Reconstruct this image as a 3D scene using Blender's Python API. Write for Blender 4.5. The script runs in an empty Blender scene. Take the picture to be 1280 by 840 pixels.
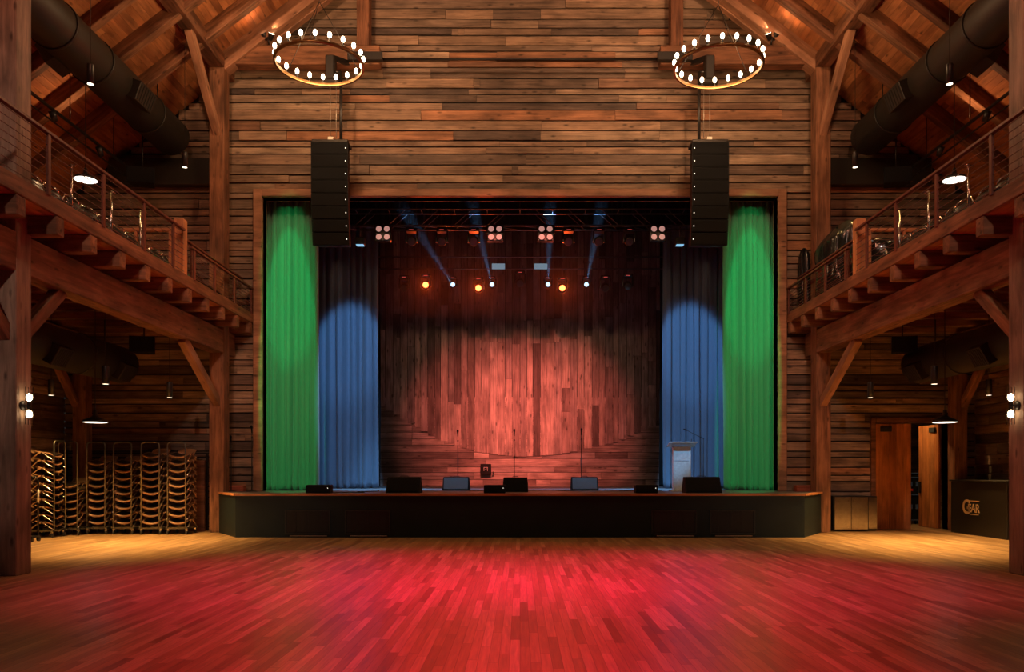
import bpy, math, random
from mathutils import Vector, Matrix
random.seed(7)
PI = math.pi
V = Vector
sc = bpy.context.scene
COL = sc.collection
R = math.radians
ORD = ['first','second','third','fourth','fifth','sixth','seventh','eighth','ninth','tenth','eleventh','twelfth',
       'thirteenth','fourteenth','fifteenth','sixteenth','seventeenth','eighteenth','nineteenth','twentieth','twenty-first','twenty-second']

def P(px, py, y):
    return V(((px-650)*y/1000, y, 1.5+(588-py)*y/1000))

# ------------------------------------------------------------------ materials
def new_mat(name):
    m = bpy.data.materials.new(name); m.use_nodes = True
    nt = m.node_tree; b = nt.nodes['Principled BSDF']
    return m, nt, b

def plain(name, col, rough=.5, metal=0., bump=0., bscale=60., spec=.5, var=.12, coat=0.):
    m, nt, b = new_mat(name)
    n = nt.nodes.new('ShaderNodeTexNoise'); n.inputs['Scale'].default_value = bscale*.3; n.inputs['Detail'].default_value = 3
    tc = nt.nodes.new('ShaderNodeTexCoord'); nt.links.new(tc.outputs['Object'], n.inputs['Vector'])
    r = nt.nodes.new('ShaderNodeValToRGB')
    r.color_ramp.elements[0].position = .3; r.color_ramp.elements[1].position = .7
    r.color_ramp.elements[0].color = [c*(1-var) for c in col]+[1]
    r.color_ramp.elements[1].color = [min(1, c*(1+var)) for c in col]+[1]
    nt.links.new(n.outputs['Fac'], r.inputs['Fac']); nt.links.new(r.outputs['Color'], b.inputs['Base Color'])
    b.inputs['Roughness'].default_value = rough; b.inputs['Metallic'].default_value = metal
    b.inputs['Specular IOR Level'].default_value = spec
    b.inputs['Coat Weight'].default_value = coat
    if bump:
        bp = nt.nodes.new('ShaderNodeBump'); bp.inputs['Strength'].default_value = bump; bp.inputs['Distance'].default_value = .01
        n2 = nt.nodes.new('ShaderNodeTexNoise'); n2.inputs['Scale'].default_value = bscale; nt.links.new(tc.outputs['Object'], n2.inputs['Vector'])
        nt.links.new(n2.outputs['Fac'], bp.inputs['Height']); nt.links.new(bp.outputs['Normal'], b.inputs['Normal'])
    return m

def emis(name, col, strength, sampling='NONE'):
    m, nt, b = new_mat(name)
    b.inputs['Base Color'].default_value = (*[min(1, c) for c in col], 1)
    b.inputs['Emission Color'].default_value = (*col, 1); b.inputs['Emission Strength'].default_value = strength
    m.cycles.emission_sampling = sampling
    return m

def wood(name, stops, axis=0, rough=.62, across=14., along=.7, contrast=.55, knots=True, use_attr=True, spec=.3):
    """reclaimed / sawn timber: colour per plank from the 'rnd' face attribute, grain along the axis"""
    m, nt, b = new_mat(name)
    L = nt.links.new; N = nt.nodes.new
    tc = N('ShaderNodeTexCoord'); oi = N('ShaderNodeObjectInfo')
    at = N('ShaderNodeAttribute'); at.attribute_name = 'rnd'
    add = N('ShaderNodeMath'); add.operation = 'ADD'
    L(oi.outputs['Random'], add.inputs[0])
    if use_attr: L(at.outputs['Fac'], add.inputs[1])
    else: add.inputs[1].default_value = 0
    fr = N('ShaderNodeMath'); fr.operation = 'FRACT'; L(add.outputs[0], fr.inputs[0])
    mul = N('ShaderNodeMath'); mul.operation = 'MULTIPLY'; mul.inputs[1].default_value = 53.7; L(fr.outputs[0], mul.inputs[0])
    comb = N('ShaderNodeCombineXYZ')
    for i in range(3): L(mul.outputs[0], comb.inputs[i])
    va = N('ShaderNodeVectorMath'); va.operation = 'ADD'; L(tc.outputs['Object'], va.inputs[0]); L(comb.outputs[0], va.inputs[1])
    mp = N('ShaderNodeMapping'); s = [across]*3; s[axis] = along; mp.inputs['Scale'].default_value = s
    L(va.outputs[0], mp.inputs['Vector'])
    n1 = N('ShaderNodeTexNoise'); n1.inputs['Scale'].default_value = 1.3; n1.inputs['Detail'].default_value = 7; n1.inputs['Roughness'].default_value = .65; n1.inputs['Distortion'].default_value = .6
    L(mp.outputs[0], n1.inputs['Vector'])
    mp2 = N('ShaderNodeMapping'); s2 = [3.5]*3; s2[axis] = 1.4; mp2.inputs['Scale'].default_value = s2; L(va.outputs[0], mp2.inputs['Vector'])
    n2 = N('ShaderNodeTexNoise'); n2.inputs['Scale'].default_value = 1.; n2.inputs['Detail'].default_value = 4; L(mp2.outputs[0], n2.inputs['Vector'])
    ramp = N('ShaderNodeValToRGB'); cr = ramp.color_ramp
    cr.interpolation = 'LINEAR'
    while len(cr.elements) < len(stops): cr.elements.new(.5)
    for i, (p, c) in enumerate(stops):
        cr.elements[i].position = p; cr.elements[i].color = (*c, 1)
    L(fr.outputs[0], ramp.inputs['Fac'])
    g = N('ShaderNodeMapRange'); g.inputs['From Min'].default_value = .3; g.inputs['From Max'].default_value = .7
    g.inputs['To Min'].default_value = 1-contrast; g.inputs['To Max'].default_value = 1+contrast*.55
    L(n1.outputs['Fac'], g.inputs['Value'])
    g2 = N('ShaderNodeMapRange'); g2.inputs['From Min'].default_value = .3; g2.inputs['From Max'].default_value = .65
    g2.inputs['To Min'].default_value = .55; g2.inputs['To Max'].default_value = 1.2
    L(n2.outputs['Fac'], g2.inputs['Value'])
    mm = N('ShaderNodeMath'); mm.operation = 'MULTIPLY'; L(g.outputs[0], mm.inputs[0]); L(g2.outputs[0], mm.inputs[1])
    src = mm
    if knots:
        mp3 = N('ShaderNodeMapping'); s3 = [6.]*3; s3[axis] = 2.2; mp3.inputs['Scale'].default_value = s3; L(va.outputs[0], mp3.inputs['Vector'])
        vo = N('ShaderNodeTexVoronoi'); vo.inputs['Scale'].default_value = 1.; L(mp3.outputs[0], vo.inputs['Vector'])
        k = N('ShaderNodeMapRange'); k.inputs['From Min'].default_value = .06; k.inputs['From Max'].default_value = .2
        k.inputs['To Min'].default_value = .35; k.inputs['To Max'].default_value = 1.; L(vo.outputs['Distance'], k.inputs['Value'])
        m3 = N('ShaderNodeMath'); m3.operation = 'MULTIPLY'; L(mm.outputs[0], m3.inputs[0]); L(k.outputs[0], m3.inputs[1]); src = m3
    sv = N('ShaderNodeVectorMath'); sv.operation = 'SCALE'; L(ramp.outputs['Color'], sv.inputs[0]); L(src.outputs[0], sv.inputs['Scale'])
    L(sv.outputs[0], b.inputs['Base Color'])
    b.inputs['Roughness'].default_value = rough; b.inputs['Specular IOR Level'].default_value = spec
    bp = N('ShaderNodeBump'); bp.inputs['Strength'].default_value = .35; bp.inputs['Distance'].default_value = .012
    L(n1.outputs['Fac'], bp.inputs['Height']); L(bp.outputs['Normal'], b.inputs['Normal'])
    return m

SID = [(0, (.11,.08,.065)), (.18, (.22,.155,.11)), (.36, (.30,.20,.13)), (.5, (.38,.25,.16)), (.62, (.24,.16,.11)), (.74, (.46,.33,.22)), (.86, (.17,.12,.09)), (1, (.42,.20,.10))]
STG = [(0, (.10,.075,.07)), (.2, (.27,.21,.19)), (.45, (.38,.30,.27)), (.6, (.50,.40,.35)), (.8, (.30,.25,.24)), (1, (.20,.15,.13))]
M = {}
M['siding'] = wood('reclaimed_siding', SID, 0)
M['siding_y'] = wood('reclaimed_siding_side', SID, 1)
M['backdrop_v'] = wood('grey_barnwood_upright', STG, 2, knots=True)
M['backdrop_h'] = wood('grey_barnwood_flat', STG, 0, knots=True)
M['timber'] = wood('rough_sawn_timber', [(0, (.20,.085,.045)), (.5, (.27,.12,.062)), (1, (.33,.155,.08))], 0, across=9, contrast=.62, knots=True, use_attr=False)
M['timber_col'] = wood('weathered_post', [(0, (.30,.20,.145)), (1, (.36,.235,.17))], 0, across=9, contrast=.45, knots=True, use_attr=False)
M['fresh'] = wood('fresh_fir', [(0, (.62,.26,.11)), (1, (.70,.32,.14))], 0, across=12, contrast=.25, knots=False, use_attr=False)
M['frame'] = wood('frame_fir', [(0, (.38,.20,.12)), (1, (.45,.23,.13))], 0, across=10, contrast=.3, use_attr=False)
M['deck'] = wood('roof_decking', [(0, (.36,.13,.05)), (.35, (.46,.17,.06)), (.7, (.52,.21,.08)), (1, (.40,.15,.055))], 1, across=10, contrast=.3, knots=True)
M['deckx'] = wood('balcony_decking', [(0, (.40,.15,.06)), (.5, (.48,.19,.075)), (1, (.55,.23,.09))], 1, across=10, contrast=.3)
M['door'] = wood('door_boards', [(0, (.48,.16,.05)), (.5, (.60,.22,.07)), (1, (.70,.28,.10))], 2, across=18, contrast=.3, knots=False, rough=.45)
M['shell'] = wood('bent_ply', [(0, (.30,.165,.085)), (1, (.40,.23,.12))], 0, across=20, contrast=.25, knots=False, rough=.3, use_attr=False, spec=.5)
M['plinth'] = wood('red_plinth', [(0, (.35,.09,.05)), (1, (.40,.10,.05))], 0, use_attr=False, knots=False)
M['black'] = plain('matte_black', (.012,.013,.014), .65)
M['blackwall'] = plain('stage_house_black', (.006,.006,.007), .9, spec=.1)
M['stageface'] = plain('stage_front_charcoal', (.012,.026,.031), .55, spec=.3, bscale=6)
M['stagetrim'] = plain('panel_trim', (.03,.034,.034), .4)
M['stagedeck'] = plain('stage_deck_black', (.15,.155,.16), .42, bscale=8)
M['pa'] = plain('speaker_black', (.006,.007,.008), .7, spec=.25, bump=.3, bscale=300)
M['grille'] = plain('speaker_grille', (.008,.009,.010), .7, spec=.2, bump=.8, bscale=500)
M['monitor'] = plain('monitor_grille_grey', (.13,.15,.17), .45, bump=.6, bscale=400)
M['duct'] = plain('duct_olive_black', (.022,.019,.014), .5, bscale=4)
M['iron'] = plain('dark_iron', (.03,.025,.022), .45, .6)
M['steel_rust'] = plain('rust_brown_steel', (.14,.05,.032), .5, .3)
M['brass'] = plain('aged_brass', (.30,.17,.07), .4, .8)
M['chrome'] = plain('chrome', (.65,.64,.60), .22, 1.)
M['cartsteel'] = plain('cart_steel', (.2,.2,.165), .35, .9)
M['alu'] = plain('truss_metal', (.26,.26,.28), .4, .8)
M['cable'] = plain('cable_black', (.01,.01,.01), .6)
M['chain'] = plain('chain_zinc', (.5,.45,.38), .4, .7)
M['stainless'] = plain('brushed_stainless', (.62,.60,.56), .2, 1., bump=.03, bscale=30)
M['tarp'] = plain('black_plastic_cover', (.012,.014,.014), .24, bump=.5, bscale=18, coat=.3)
M['vinyl'] = plain('black_vinyl', (.02,.02,.02), .25, coat=.4)
M['pad'] = plain('dark_pad', (.02,.016,.014), .4)
M['acrylic'] = plain('frosted_acrylic', (.62,.68,.64), .25)
M['panelgrey'] = plain('panel_grey', (.35,.45,.52), .4)
M['lamp'] = plain('lamp_black', (.015,.014,.013), .4)
M['white'] = plain('white_label', (.8,.8,.75), .5)
M['logo'] = plain('logo_tan', (.55,.40,.25), .5)
M['redlabel'] = plain('red_label', (.7,.04,.04), .5)
M['skirt'] = plain('bar_black', (.012,.012,.011), .5, bump=.2, bscale=40)
M['rubber'] = plain('rubber', (.02,.02,.02), .6)

def velvet(name, col):
    m, nt, b = new_mat(name)
    tc = nt.nodes.new('ShaderNodeTexCoord'); mp = nt.nodes.new('ShaderNodeMapping'); mp.inputs['Scale'].default_value = (60, 60, 1.5)
    n = nt.nodes.new('ShaderNodeTexNoise'); n.inputs['Detail'].default_value = 4
    nt.links.new(tc.outputs['Object'], mp.inputs['Vector']); nt.links.new(mp.outputs[0], n.inputs['Vector'])
    r = nt.nodes.new('ShaderNodeValToRGB'); r.color_ramp.elements[0].position = .3; r.color_ramp.elements[1].position = .7
    r.color_ramp.elements[0].color = [c*.75 for c in col]+[1]; r.color_ramp.elements[1].color = [*col, 1]
    nt.links.new(n.outputs['Fac'], r.inputs['Fac']); nt.links.new(r.outputs['Color'], b.inputs['Base Color'])
    b.inputs['Roughness'].default_value = .9; b.inputs['Sheen Weight'].default_value = .3; b.inputs['Specular IOR Level'].default_value = .1
    return m
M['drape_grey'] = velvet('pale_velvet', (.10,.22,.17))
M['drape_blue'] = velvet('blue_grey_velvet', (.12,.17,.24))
M['drape_black'] = velvet('black_velour', (.008,.008,.009))

def floor_mat():
    m, nt, b = new_mat('strip_wood_floor'); L = nt.links.new; N = nt.nodes.new
    def mt(op, a, c=None, d=None):
        n = N('ShaderNodeMath'); n.operation = op
        for i, v in enumerate((a, c, d)):
            if v is None: continue
            if isinstance(v, (int, float)): n.inputs[i].default_value = v
            else: L(v, n.inputs[i])
        return n.outputs[0]
    tc = N('ShaderNodeTexCoord'); sp = N('ShaderNodeSeparateXYZ'); L(tc.outputs['Object'], sp.inputs[0])
    W = .083
    xs = mt('DIVIDE', sp.outputs['X'], W); xi = mt('FLOOR', xs); xf = mt('FRACT', xs)
    wn = N('ShaderNodeTexWhiteNoise'); wn.noise_dimensions = '1D'; L(xi, wn.inputs['W'])
    ys = mt('ADD', mt('DIVIDE', sp.outputs['Y'], 1.15), mt('MULTIPLY', wn.outputs['Value'], 17.3))
    yi = mt('FLOOR', ys); yf = mt('FRACT', ys)
    cm = N('ShaderNodeCombineXYZ'); L(xi, cm.inputs[0]); L(yi, cm.inputs[1])
    w2 = N('ShaderNodeTexWhiteNoise'); w2.noise_dimensions = '2D'; L(cm.outputs[0], w2.inputs['Vector'])
    rp = N('ShaderNodeValToRGB'); cr = rp.color_ramp
    st = [(0, (.30,.16,.07)), (.1, (.38,.21,.09)), (.4, (.46,.27,.115)), (.75, (.54,.33,.15)), (1, (.66,.43,.21))]
    while len(cr.elements) < len(st): cr.elements.new(.5)
    for i, (p, c) in enumerate(st): cr.elements[i].position = p; cr.elements[i].color = (*c, 1)
    L(w2.outputs['Value'], rp.inputs['Fac'])
    mp = N('ShaderNodeMapping'); mp.inputs['Scale'].default_value = (30, 1.6, 1)
    va = N('ShaderNodeVectorMath'); va.operation = 'ADD'; L(tc.outputs['Object'], va.inputs[0]); L(w2.outputs['Color'], va.inputs[1]); L(va.outputs[0], mp.inputs[0])
    n = N('ShaderNodeTexNoise'); n.inputs['Detail'].default_value = 5; n.inputs['Scale'].default_value = 1.5; L(mp.outputs[0], n.inputs['Vector'])
    g = N('ShaderNodeMapRange'); g.inputs['From Min'].default_value = .3; g.inputs['From Max'].default_value = .7; g.inputs['To Min'].default_value = .72; g.inputs['To Max'].default_value = 1.15
    L(n.outputs['Fac'], g.inputs['Value'])
    ed = mt('MULTIPLY', mt('SUBTRACT', .5, mt('ABSOLUTE', mt('SUBTRACT', xf, .5))), 22.); ed = mt('MINIMUM', ed, 1)
    ey = mt('MULTIPLY', mt('SUBTRACT', .5, mt('ABSOLUTE', mt('SUBTRACT', yf, .5))), 150.); ey = mt('MINIMUM', ey, 1)
    e = mt('ADD', mt('MULTIPLY', mt('MULTIPLY', ed, ey), .55), .45)
    f = mt('MULTIPLY', e, g.outputs[0])
    sv = N('ShaderNodeVectorMath'); sv.operation = 'SCALE'; L(rp.outputs['Color'], sv.inputs[0]); L(f, sv.inputs['Scale'])
    L(sv.outputs[0], b.inputs['Base Color'])
    rr = N('ShaderNodeMapRange'); rr.inputs['To Min'].default_value = .25; rr.inputs['To Max'].default_value = .42; L(n.outputs['Fac'], rr.inputs['Value'])
    L(rr.outputs[0], b.inputs['Roughness']); b.inputs['Specular IOR Level'].default_value = .5
    bp = N('ShaderNodeBump'); bp.inputs['Strength'].default_value = .25; bp.inputs['Distance'].default_value = .004; L(f, bp.inputs['Height']); L(bp.outputs[0], b.inputs['Normal'])
    return m
M['floor'] = floor_mat()

E_BULB = emis('bulb_glow', (1, .86, .62), 9)
E_DISC = emis('disc_glow', (1, .93, .80), 3.2)
E_SCON = emis('sconce_glow', (1, .74, .42), 14)
E_CAN = emis('can_glow', (1, .86, .6), 3.)
E_RED = emis('red_beam_lens', (1, .13, .03), 9)
E_LED = emis('white_led_lens', (.50, .80, 1), 1.7)
E_BLIND = emis('warm_dim_lamp', (.75, .40, .34), .55)
E_DOT = emis('led_dot', (.9, .9, .8), 1.4)
E_STRIP = emis('blue_strip', (.25,.55,.8), 1.0)
E_RIM = emis('red_status', (.8,.1,.08), .7)
E_PANEL = emis('strobe_panel', (.22,.36,.46), .55)

# ------------------------------------------------------------------ mesh builder
class MB:
    def __init__(s): s.v = []; s.f = []; s.r = []; s.sm = []
    def _add(s, vs, fs, rnd=None, smooth=False, mat=None):
        o = len(s.v); rnd = random.random() if rnd is None else rnd
        for v in vs: s.v.append(tuple(mat @ V(v)) if mat is not None else tuple(v))
        for f in fs: s.f.append(tuple(i+o for i in f)); s.r.append(rnd); s.sm.append(smooth)
        return s
    def box(s, x0, x1, y0, y1, z0, z1, rnd=None, mat=None):
        vs = [(x0,y0,z0),(x1,y0,z0),(x1,y1,z0),(x0,y1,z0),(x0,y0,z1),(x1,y0,z1),(x1,y1,z1),(x0,y1,z1)]
        fs = [(0,3,2,1),(4,5,6,7),(0,1,5,4),(1,2,6,5),(2,3,7,6),(3,0,4,7)]
        return s._add(vs, fs, rnd, False, mat)
    def bbox(s, x0, x1, y0, y1, z0, z1, b=.01, mat=None, rnd=None):
        """box with chamfered edges along all axes (rounded look)"""
        vs = []; idx = {}
        def p(sx, sy, sz, k):
            key = (sx, sy, sz, k)
            if key in idx: return idx[key]
            x = x0 if sx < 0 else x1; y = y0 if sy < 0 else y1; z = z0 if sz < 0 else z1
            if k != 0: x -= sx*b
            if k != 1: y -= sy*b
            if k != 2: z -= sz*b
            idx[key] = len(vs); vs.append((x, y, z)); return idx[key]
        fs = []
        S = (-1, 1)
        for k in range(3):
            a, c = [i for i in range(3) if i != k]
            for q in S:
                def mk(u, w):
                    t = [0,0,0]; t[k] = q; t[a] = u; t[c] = w; return p(*t, k)
                loop = [mk(-1,-1), mk(1,-1), mk(1,1), mk(-1,1)]
                fs.append(tuple(loop))
        for k in range(3):
            a, c = [i for i in range(3) if i != k]
            for u in S:
                for w in S:
                    def mk(q, face):
                        t = [0,0,0]; t[k] = q; t[a] = u; t[c] = w; return p(*t, face)
                    fs.append((mk(-1,a), mk(1,a), mk(1,c), mk(-1,c)))
        for a in S:
            for c in S:
                for d in S: fs.append((p(a,c,d,0), p(a,c,d,1), p(a,c,d,2)))
        return s._add(vs, fs, rnd, False, mat)
    def tube(s, pts, r, seg=8, closed=False, caps=True, rnd=None, radii=None):
        pts = [V(p) for p in pts]; n = len(pts); vs = []; fs = []
        prev = None
        for i, p in enumerate(pts):
            if closed: d = pts[(i+1) % n]-pts[i-1]
            else: d = pts[min(i+1, n-1)]-pts[max(i-1, 0)]
            d.normalize()
            if prev is None:
                up = V((0,0,1)) if abs(d.z) < .9 else V((1,0,0))
                a = d.cross(up).normalized()
            else:
                a = (prev-d*prev.dot(d)).normalized()
            prev = a; c = d.cross(a)
            rr = radii[i] if radii else r
            for k in range(seg):
                t = 2*PI*k/seg; vs.append(p+a*math.cos(t)*rr+c*math.sin(t)*rr)
        m = n if closed else n-1
        for i in range(m):
            for k in range(seg):
                j = (i+1) % n
                fs.append((i*seg+k, i*seg+(k+1) % seg, j*seg+(k+1) % seg, j*seg+k))
        s._add(vs, fs, rnd, True)
        if caps and not closed:
            o = len(s.v)-len(vs)
            s.f.append(tuple(o+k for k in range(seg))[::-1]); s.r.append(.5); s.sm.append(False)
            s.f.append(tuple(o+(n-1)*seg+k for k in range(seg))); s.r.append(.5); s.sm.append(False)
        return s
    def bar(s, p0, p1, w, h, rnd=None):
        p0, p1 = V(p0), V(p1); d = p1-p0; L_ = d.length; d.normalize()
        up = V((0,0,1)) if abs(d.z) < .98 else V((0,1,0))
        side = up.cross(d).normalized(); up2 = d.cross(side)
        vs = []
        for t in (0, L_):
            for a, b in ((-1,-1),(1,-1),(1,1),(-1,1)):
                vs.append(p0+d*t+side*(a*w/2)+up2*(b*h/2))
        return s._add(vs, [(0,1,2,3),(7,6,5,4),(0,4,5,1),(1,5,6,2),(2,6,7,3),(3,7,4,0)], rnd)
    def lathe(s, prof, seg=20, mat=None, smooth=True, rnd=None):
        """profile (r, z) around Z"""
        vs = []; fs = []
        for r, z in prof:
            for k in range(seg):
                t = 2*PI*k/seg; vs.append((r*math.cos(t), r*math.sin(t), z))
        for i in range(len(prof)-1):
            for k in range(seg):
                fs.append((i*seg+k, i*seg+(k+1) % seg, (i+1)*seg+(k+1) % seg, (i+1)*seg+k))
        return s._add(vs, fs, rnd, smooth, mat)
    def prism(s, poly, z0, z1, mat=None, rnd=None):
        n = len(poly)
        vs = [(x, y, z0) for x, y in poly]+[(x, y, z1) for x, y in poly]
        fs = [tuple(range(n))[::-1], tuple(range(n, 2*n))]+[(i, (i+1) % n, n+(i+1) % n, n+i) for i in range(n)]
        return s._add(vs, fs, rnd, False, mat)
    def grid(s, fn, nu, nv, thick=None, rnd=None, closed_u=False):
        vs = []; fs = []
        for j in range(nv+1):
            for i in range(nu+(0 if closed_u else 1)): vs.append(fn(i/nu, j/nv))
        w = nu if closed_u else nu+1
        for j in range(nv):
            for i in range(nu):
                k = (i+1) % w if closed_u else i+1
                fs.append((j*w+i, j*w+k, (j+1)*w+k, (j+1)*w+i))
        return s._add(vs, fs, rnd, True)
    def mesh(s, name, mat):
        me = bpy.data.meshes.new(name); me.from_pydata(s.v, [], s.f); me.materials.append(mat)
        a = me.attributes.new('rnd', 'FLOAT', 'FACE'); a.data.foreach_set('value', s.r)
        me.polygons.foreach_set('use_smooth', s.sm); me.update()
        return me
    def build(s, name, mat, parent=None, loc=None, rot=None, fix=True):
        me = s.mesh(name, mat)
        if fix:
            import bmesh
            bm = bmesh.new(); bm.from_mesh(me); bmesh.ops.recalc_face_normals(bm, faces=bm.faces); bm.to_mesh(me); bm.free()
        o = bpy.data.objects.new(name, me); COL.objects.link(o)
        if parent: o.parent = parent
        if loc is not None: o.location = loc
        if rot is not None: o.rotation_euler = rot
        return o

def thicken(o, t, offset=0):
    md = o.modifiers.new('solid', 'SOLIDIFY'); md.thickness = t; md.offset = offset
    return o

def tag(o, label, cat, group=None, kind=None):
    if label: o['label'] = label
    if cat: o['category'] = cat
    if group: o['group'] = group
    if kind: o['kind'] = kind
    return o

def thing(name, label, cat, loc=(0,0,0), rz=0, group=None):
    o = bpy.data.objects.new(name, None); o.empty_display_size = .2; COL.objects.link(o)
    o.location = loc; o.rotation_euler = (0,0,rz)
    return tag(o, label, cat, group)

def struct(name, mb, mat): 
    o = mb.build(name, mat); o['kind'] = 'structure'; return o

CH = {}
def kids(o): return [c for c in COL.objects if c.parent == o]
def dup(root, label=None, group=None):
    def cp(o, par):
        c = o.copy(); COL.objects.link(c); c.parent = par
        for k in CH.setdefault(o.name, kids(o)): cp(k, c)
        return c
    r = cp(root, None)
    if label: r['label'] = label
    if group: r['group'] = group
    return r

def timber(name, p0, p1, w, h, label, cat, mat=None, parent=None, group=None, ch=.012):
    """a sawn timber whose local X runs along it"""
    p0, p1 = V(p0), V(p1); d = p1-p0; L_ = d.length; d.normalize()
    up = V((0,0,1)) if abs(d.z) < .95 else V((0,1,0))
    side = up.cross(d).normalized(); up2 = d.cross(side)
    m = Matrix((( d.x, side.x, up2.x, p0.x),(d.y, side.y, up2.y, p0.y),(d.z, side.z, up2.z, p0.z),(0,0,0,1)))
    o = MB().bbox(0, L_, -w/2, w/2, -h/2, h/2, ch, rnd=0).build(name, mat or M['timber'])
    if parent: o.parent = parent
    o.matrix_local = m
    if label: tag(o, label, cat, group)
    return o

def spot(name, loc, target, energy, col, angle, blend=.3, r=.05):
    l = bpy.data.lights.new(name, 'SPOT'); l.energy = energy; l.color = col; l.spot_size = R(angle); l.spot_blend = blend; l.shadow_soft_size = r
    o = bpy.data.objects.new(name, l); COL.objects.link(o); o.location = loc
    o.rotation_euler = (V(target)-V(loc)).to_track_quat('-Z', 'Y').to_euler(); return o
def point(name, loc, energy, col, r=.05):
    l = bpy.data.lights.new(name, 'POINT'); l.energy = energy; l.color = col; l.shadow_soft_size = r
    o = bpy.data.objects.new(name, l); COL.objects.link(o); o.location = loc; return o
def side(s): return 'left' if s < 0 else 'right'

# ------------------------------------------------------------------ setting
WY = 20.2          # face of the end wall
XW = 11.5          # side walls
def roof(x): return 17.2-.77*abs(x)
OPX, OPH = 6.5, 8.40           # stage opening
DX0, DX1, DH = 8.96, 10.82, 2.70   # door opening

fl = MB().box(-XW-.2, 13.4, -4, 24.5, -.15, 0); struct('floor', fl, M['floor'])

def siding_rows(z0, z1):
    z = z0; rows = []
    while z < z1:
        h = random.choice((.12,.15,.17,.19,.22,.24)); rows.append((z, min(z+h, z1))); z += h+.033
    return rows
def spans(z, zt):
    """x-intervals of the end wall at this height, clear of openings and roof"""
    lim = min(XW, (17.2-zt)/.77)
    if lim <= 0: return []
    iv = [(-lim, lim)]
    def cut(iv, a, b):
        o = []
        for p, q in iv:
            if b <= p or a >= q: o.append((p, q)); continue
            if a > p: o.append((p, a))
            if b < q: o.append((b, q))
        return o
    if z < OPH: iv = cut(iv, -OPX, OPX)
    if z < DH: iv = cut(iv, DX0, DX1)
    return iv
mb = MB()
for (z, zt) in siding_rows(0, 17.0):
    for a, b in spans(z, zt):
        x = a
        while x < b-.01:
            L_ = random.choice((1.2, 2.2, 3., 3.6, 4.2, 4.9)) if random.random() < .9 else .16
            e = min(b, x+L_)
            if b-e < .3: e = b
            d = random.choice((0, .01, .02, .035))
            mb.box(x, e-.006, WY-d, WY+.04, z, zt); x = e
struct('wall_back', mb, M['siding'])
mb = MB()   # solid core of the end wall
mb.box(-XW, -OPX, WY+.04, WY+.3, 0, 8.5); mb.box(OPX, DX0, WY+.04, WY+.3, 0, 8.5); mb.box(DX1, XW, WY+.04, WY+.3, 0, 8.5)
mb.box(DX0, DX1, WY+.04, WY+.3, DH, 8.5); mb.box(-OPX, OPX, WY+.04, WY+.3, OPH, 8.5)
mb._add([(-11.3,WY+.04,8.5),(11.3,WY+.04,8.5),(0,WY+.04,17.2),(-11.3,WY+.3,8.5),(11.3,WY+.3,8.5),(0,WY+.3,17.2)], [(0,1,2),(3,5,4),(0,2,5,3),(1,4,5,2),(0,3,4,1)])
struct('wall_back_core', mb, M['black'])
for s, nm in ((-1, 'wall_left'), (1, 'wall_right')):
    mb = MB()
    for (z, zt) in siding_rows(0, 8.3):
        y = -4+random.random()*-1
        while y < WY:
            e = min(WY, y+random.choice((1.2,2.2,3.,4.)))
            d = random.choice((0,.01,.02,.03)); x0, x1 = sorted((s*(XW-d), s*(XW+.04)))
            mb.box(x0, x1, y, e-.006, z, zt); y = e
    x0, x1 = sorted((s*(XW+.04), s*(XW+.2))); mb.box(x0, x1, -4, WY+.04, 0, 8.5, rnd=.0)
    struct(nm, mb, M['siding_y'])
# roof decking: strips running front to back on each slope
for s in (-1, 1):
    mb = MB(); n = 96; tx = 11.8/n
    for i in range(n):
        x0 = s*i*tx; x1 = s*((i+1)*tx-.006)
        y = -4+random.random()*2-2
        while y < WY+.05:
            e = min(WY+.05, y+random.choice((2.4,3.6,4.8)))
            zs = []
            vs = [(x0, y, roof(x0)), (x1, y, roof(x1)), (x1, e-.006, roof(x1)), (x0, e-.006, roof(x0))]
            vs += [(a, b, c+.08) for a, b, c in vs]
            mb._add(vs, [(0,1,2,3),(7,6,5,4),(0,4,5,1),(1,5,6,2),(2,6,7,3),(3,7,4,0)]); y = e
    struct('ceiling', mb, M['deck'])
mb = MB()
for s in (-1, 1):
    mb._add([(0,-4,17.29),(s*11.9,-4,roof(11.9)+.09),(s*11.9,WY+.3,roof(11.9)+.09),(0,WY+.3,17.29),(0,-4,17.4),(s*11.9,-4,roof(11.9)+.2),(s*11.9,WY+.3,roof(11.9)+.2),(0,WY+.3,17.4)],
            [(0,1,2,3),(7,6,5,4),(0,4,5,1),(1,5,6,2),(2,6,7,3),(3,7,4,0)])
struct('ceiling_cover', mb, M['black'])

# opening trim
mb = MB(); fy0, fy1 = WY-.10, WY+.34
for s in (-1, 1):
    x0, x1 = sorted((s*OPX, s*(OPX+.21))); mb.bbox(x0, x1, fy0, fy1, .98, OPH+.18, .012)
fr = mb.build('trim_1', M['frame']); fr['kind'] = 'structure'
o = timber('trim_2', (-OPX, (fy0+fy1)/2, OPH+.09), (OPX, (fy0+fy1)/2, OPH+.09), fy1-fy0, .18, None, None, M['frame']); o['kind'] = 'structure'
# vertical corner boards beside posts
n = 3
for s in (-1, 1):
    o = timber('trim_%d' % n, (s*6.98, WY-.055, .98), (s*6.98, WY-.055, 11.2), .11, .09, None, None, M['timber']) if False else None
# door trim
mb = MB(); mb.bbox(DX0-.12, DX0, WY-.07, WY+.3, 0, DH+.14); mb.bbox(DX1, DX1+.10, WY-.07, WY+.3, 0, DH+.14); mb.bbox(DX0, DX1, WY-.07, WY+.3, DH, DH+.14)
o = mb.build('trim_3', M['timber']); o['kind'] = 'structure'

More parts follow.
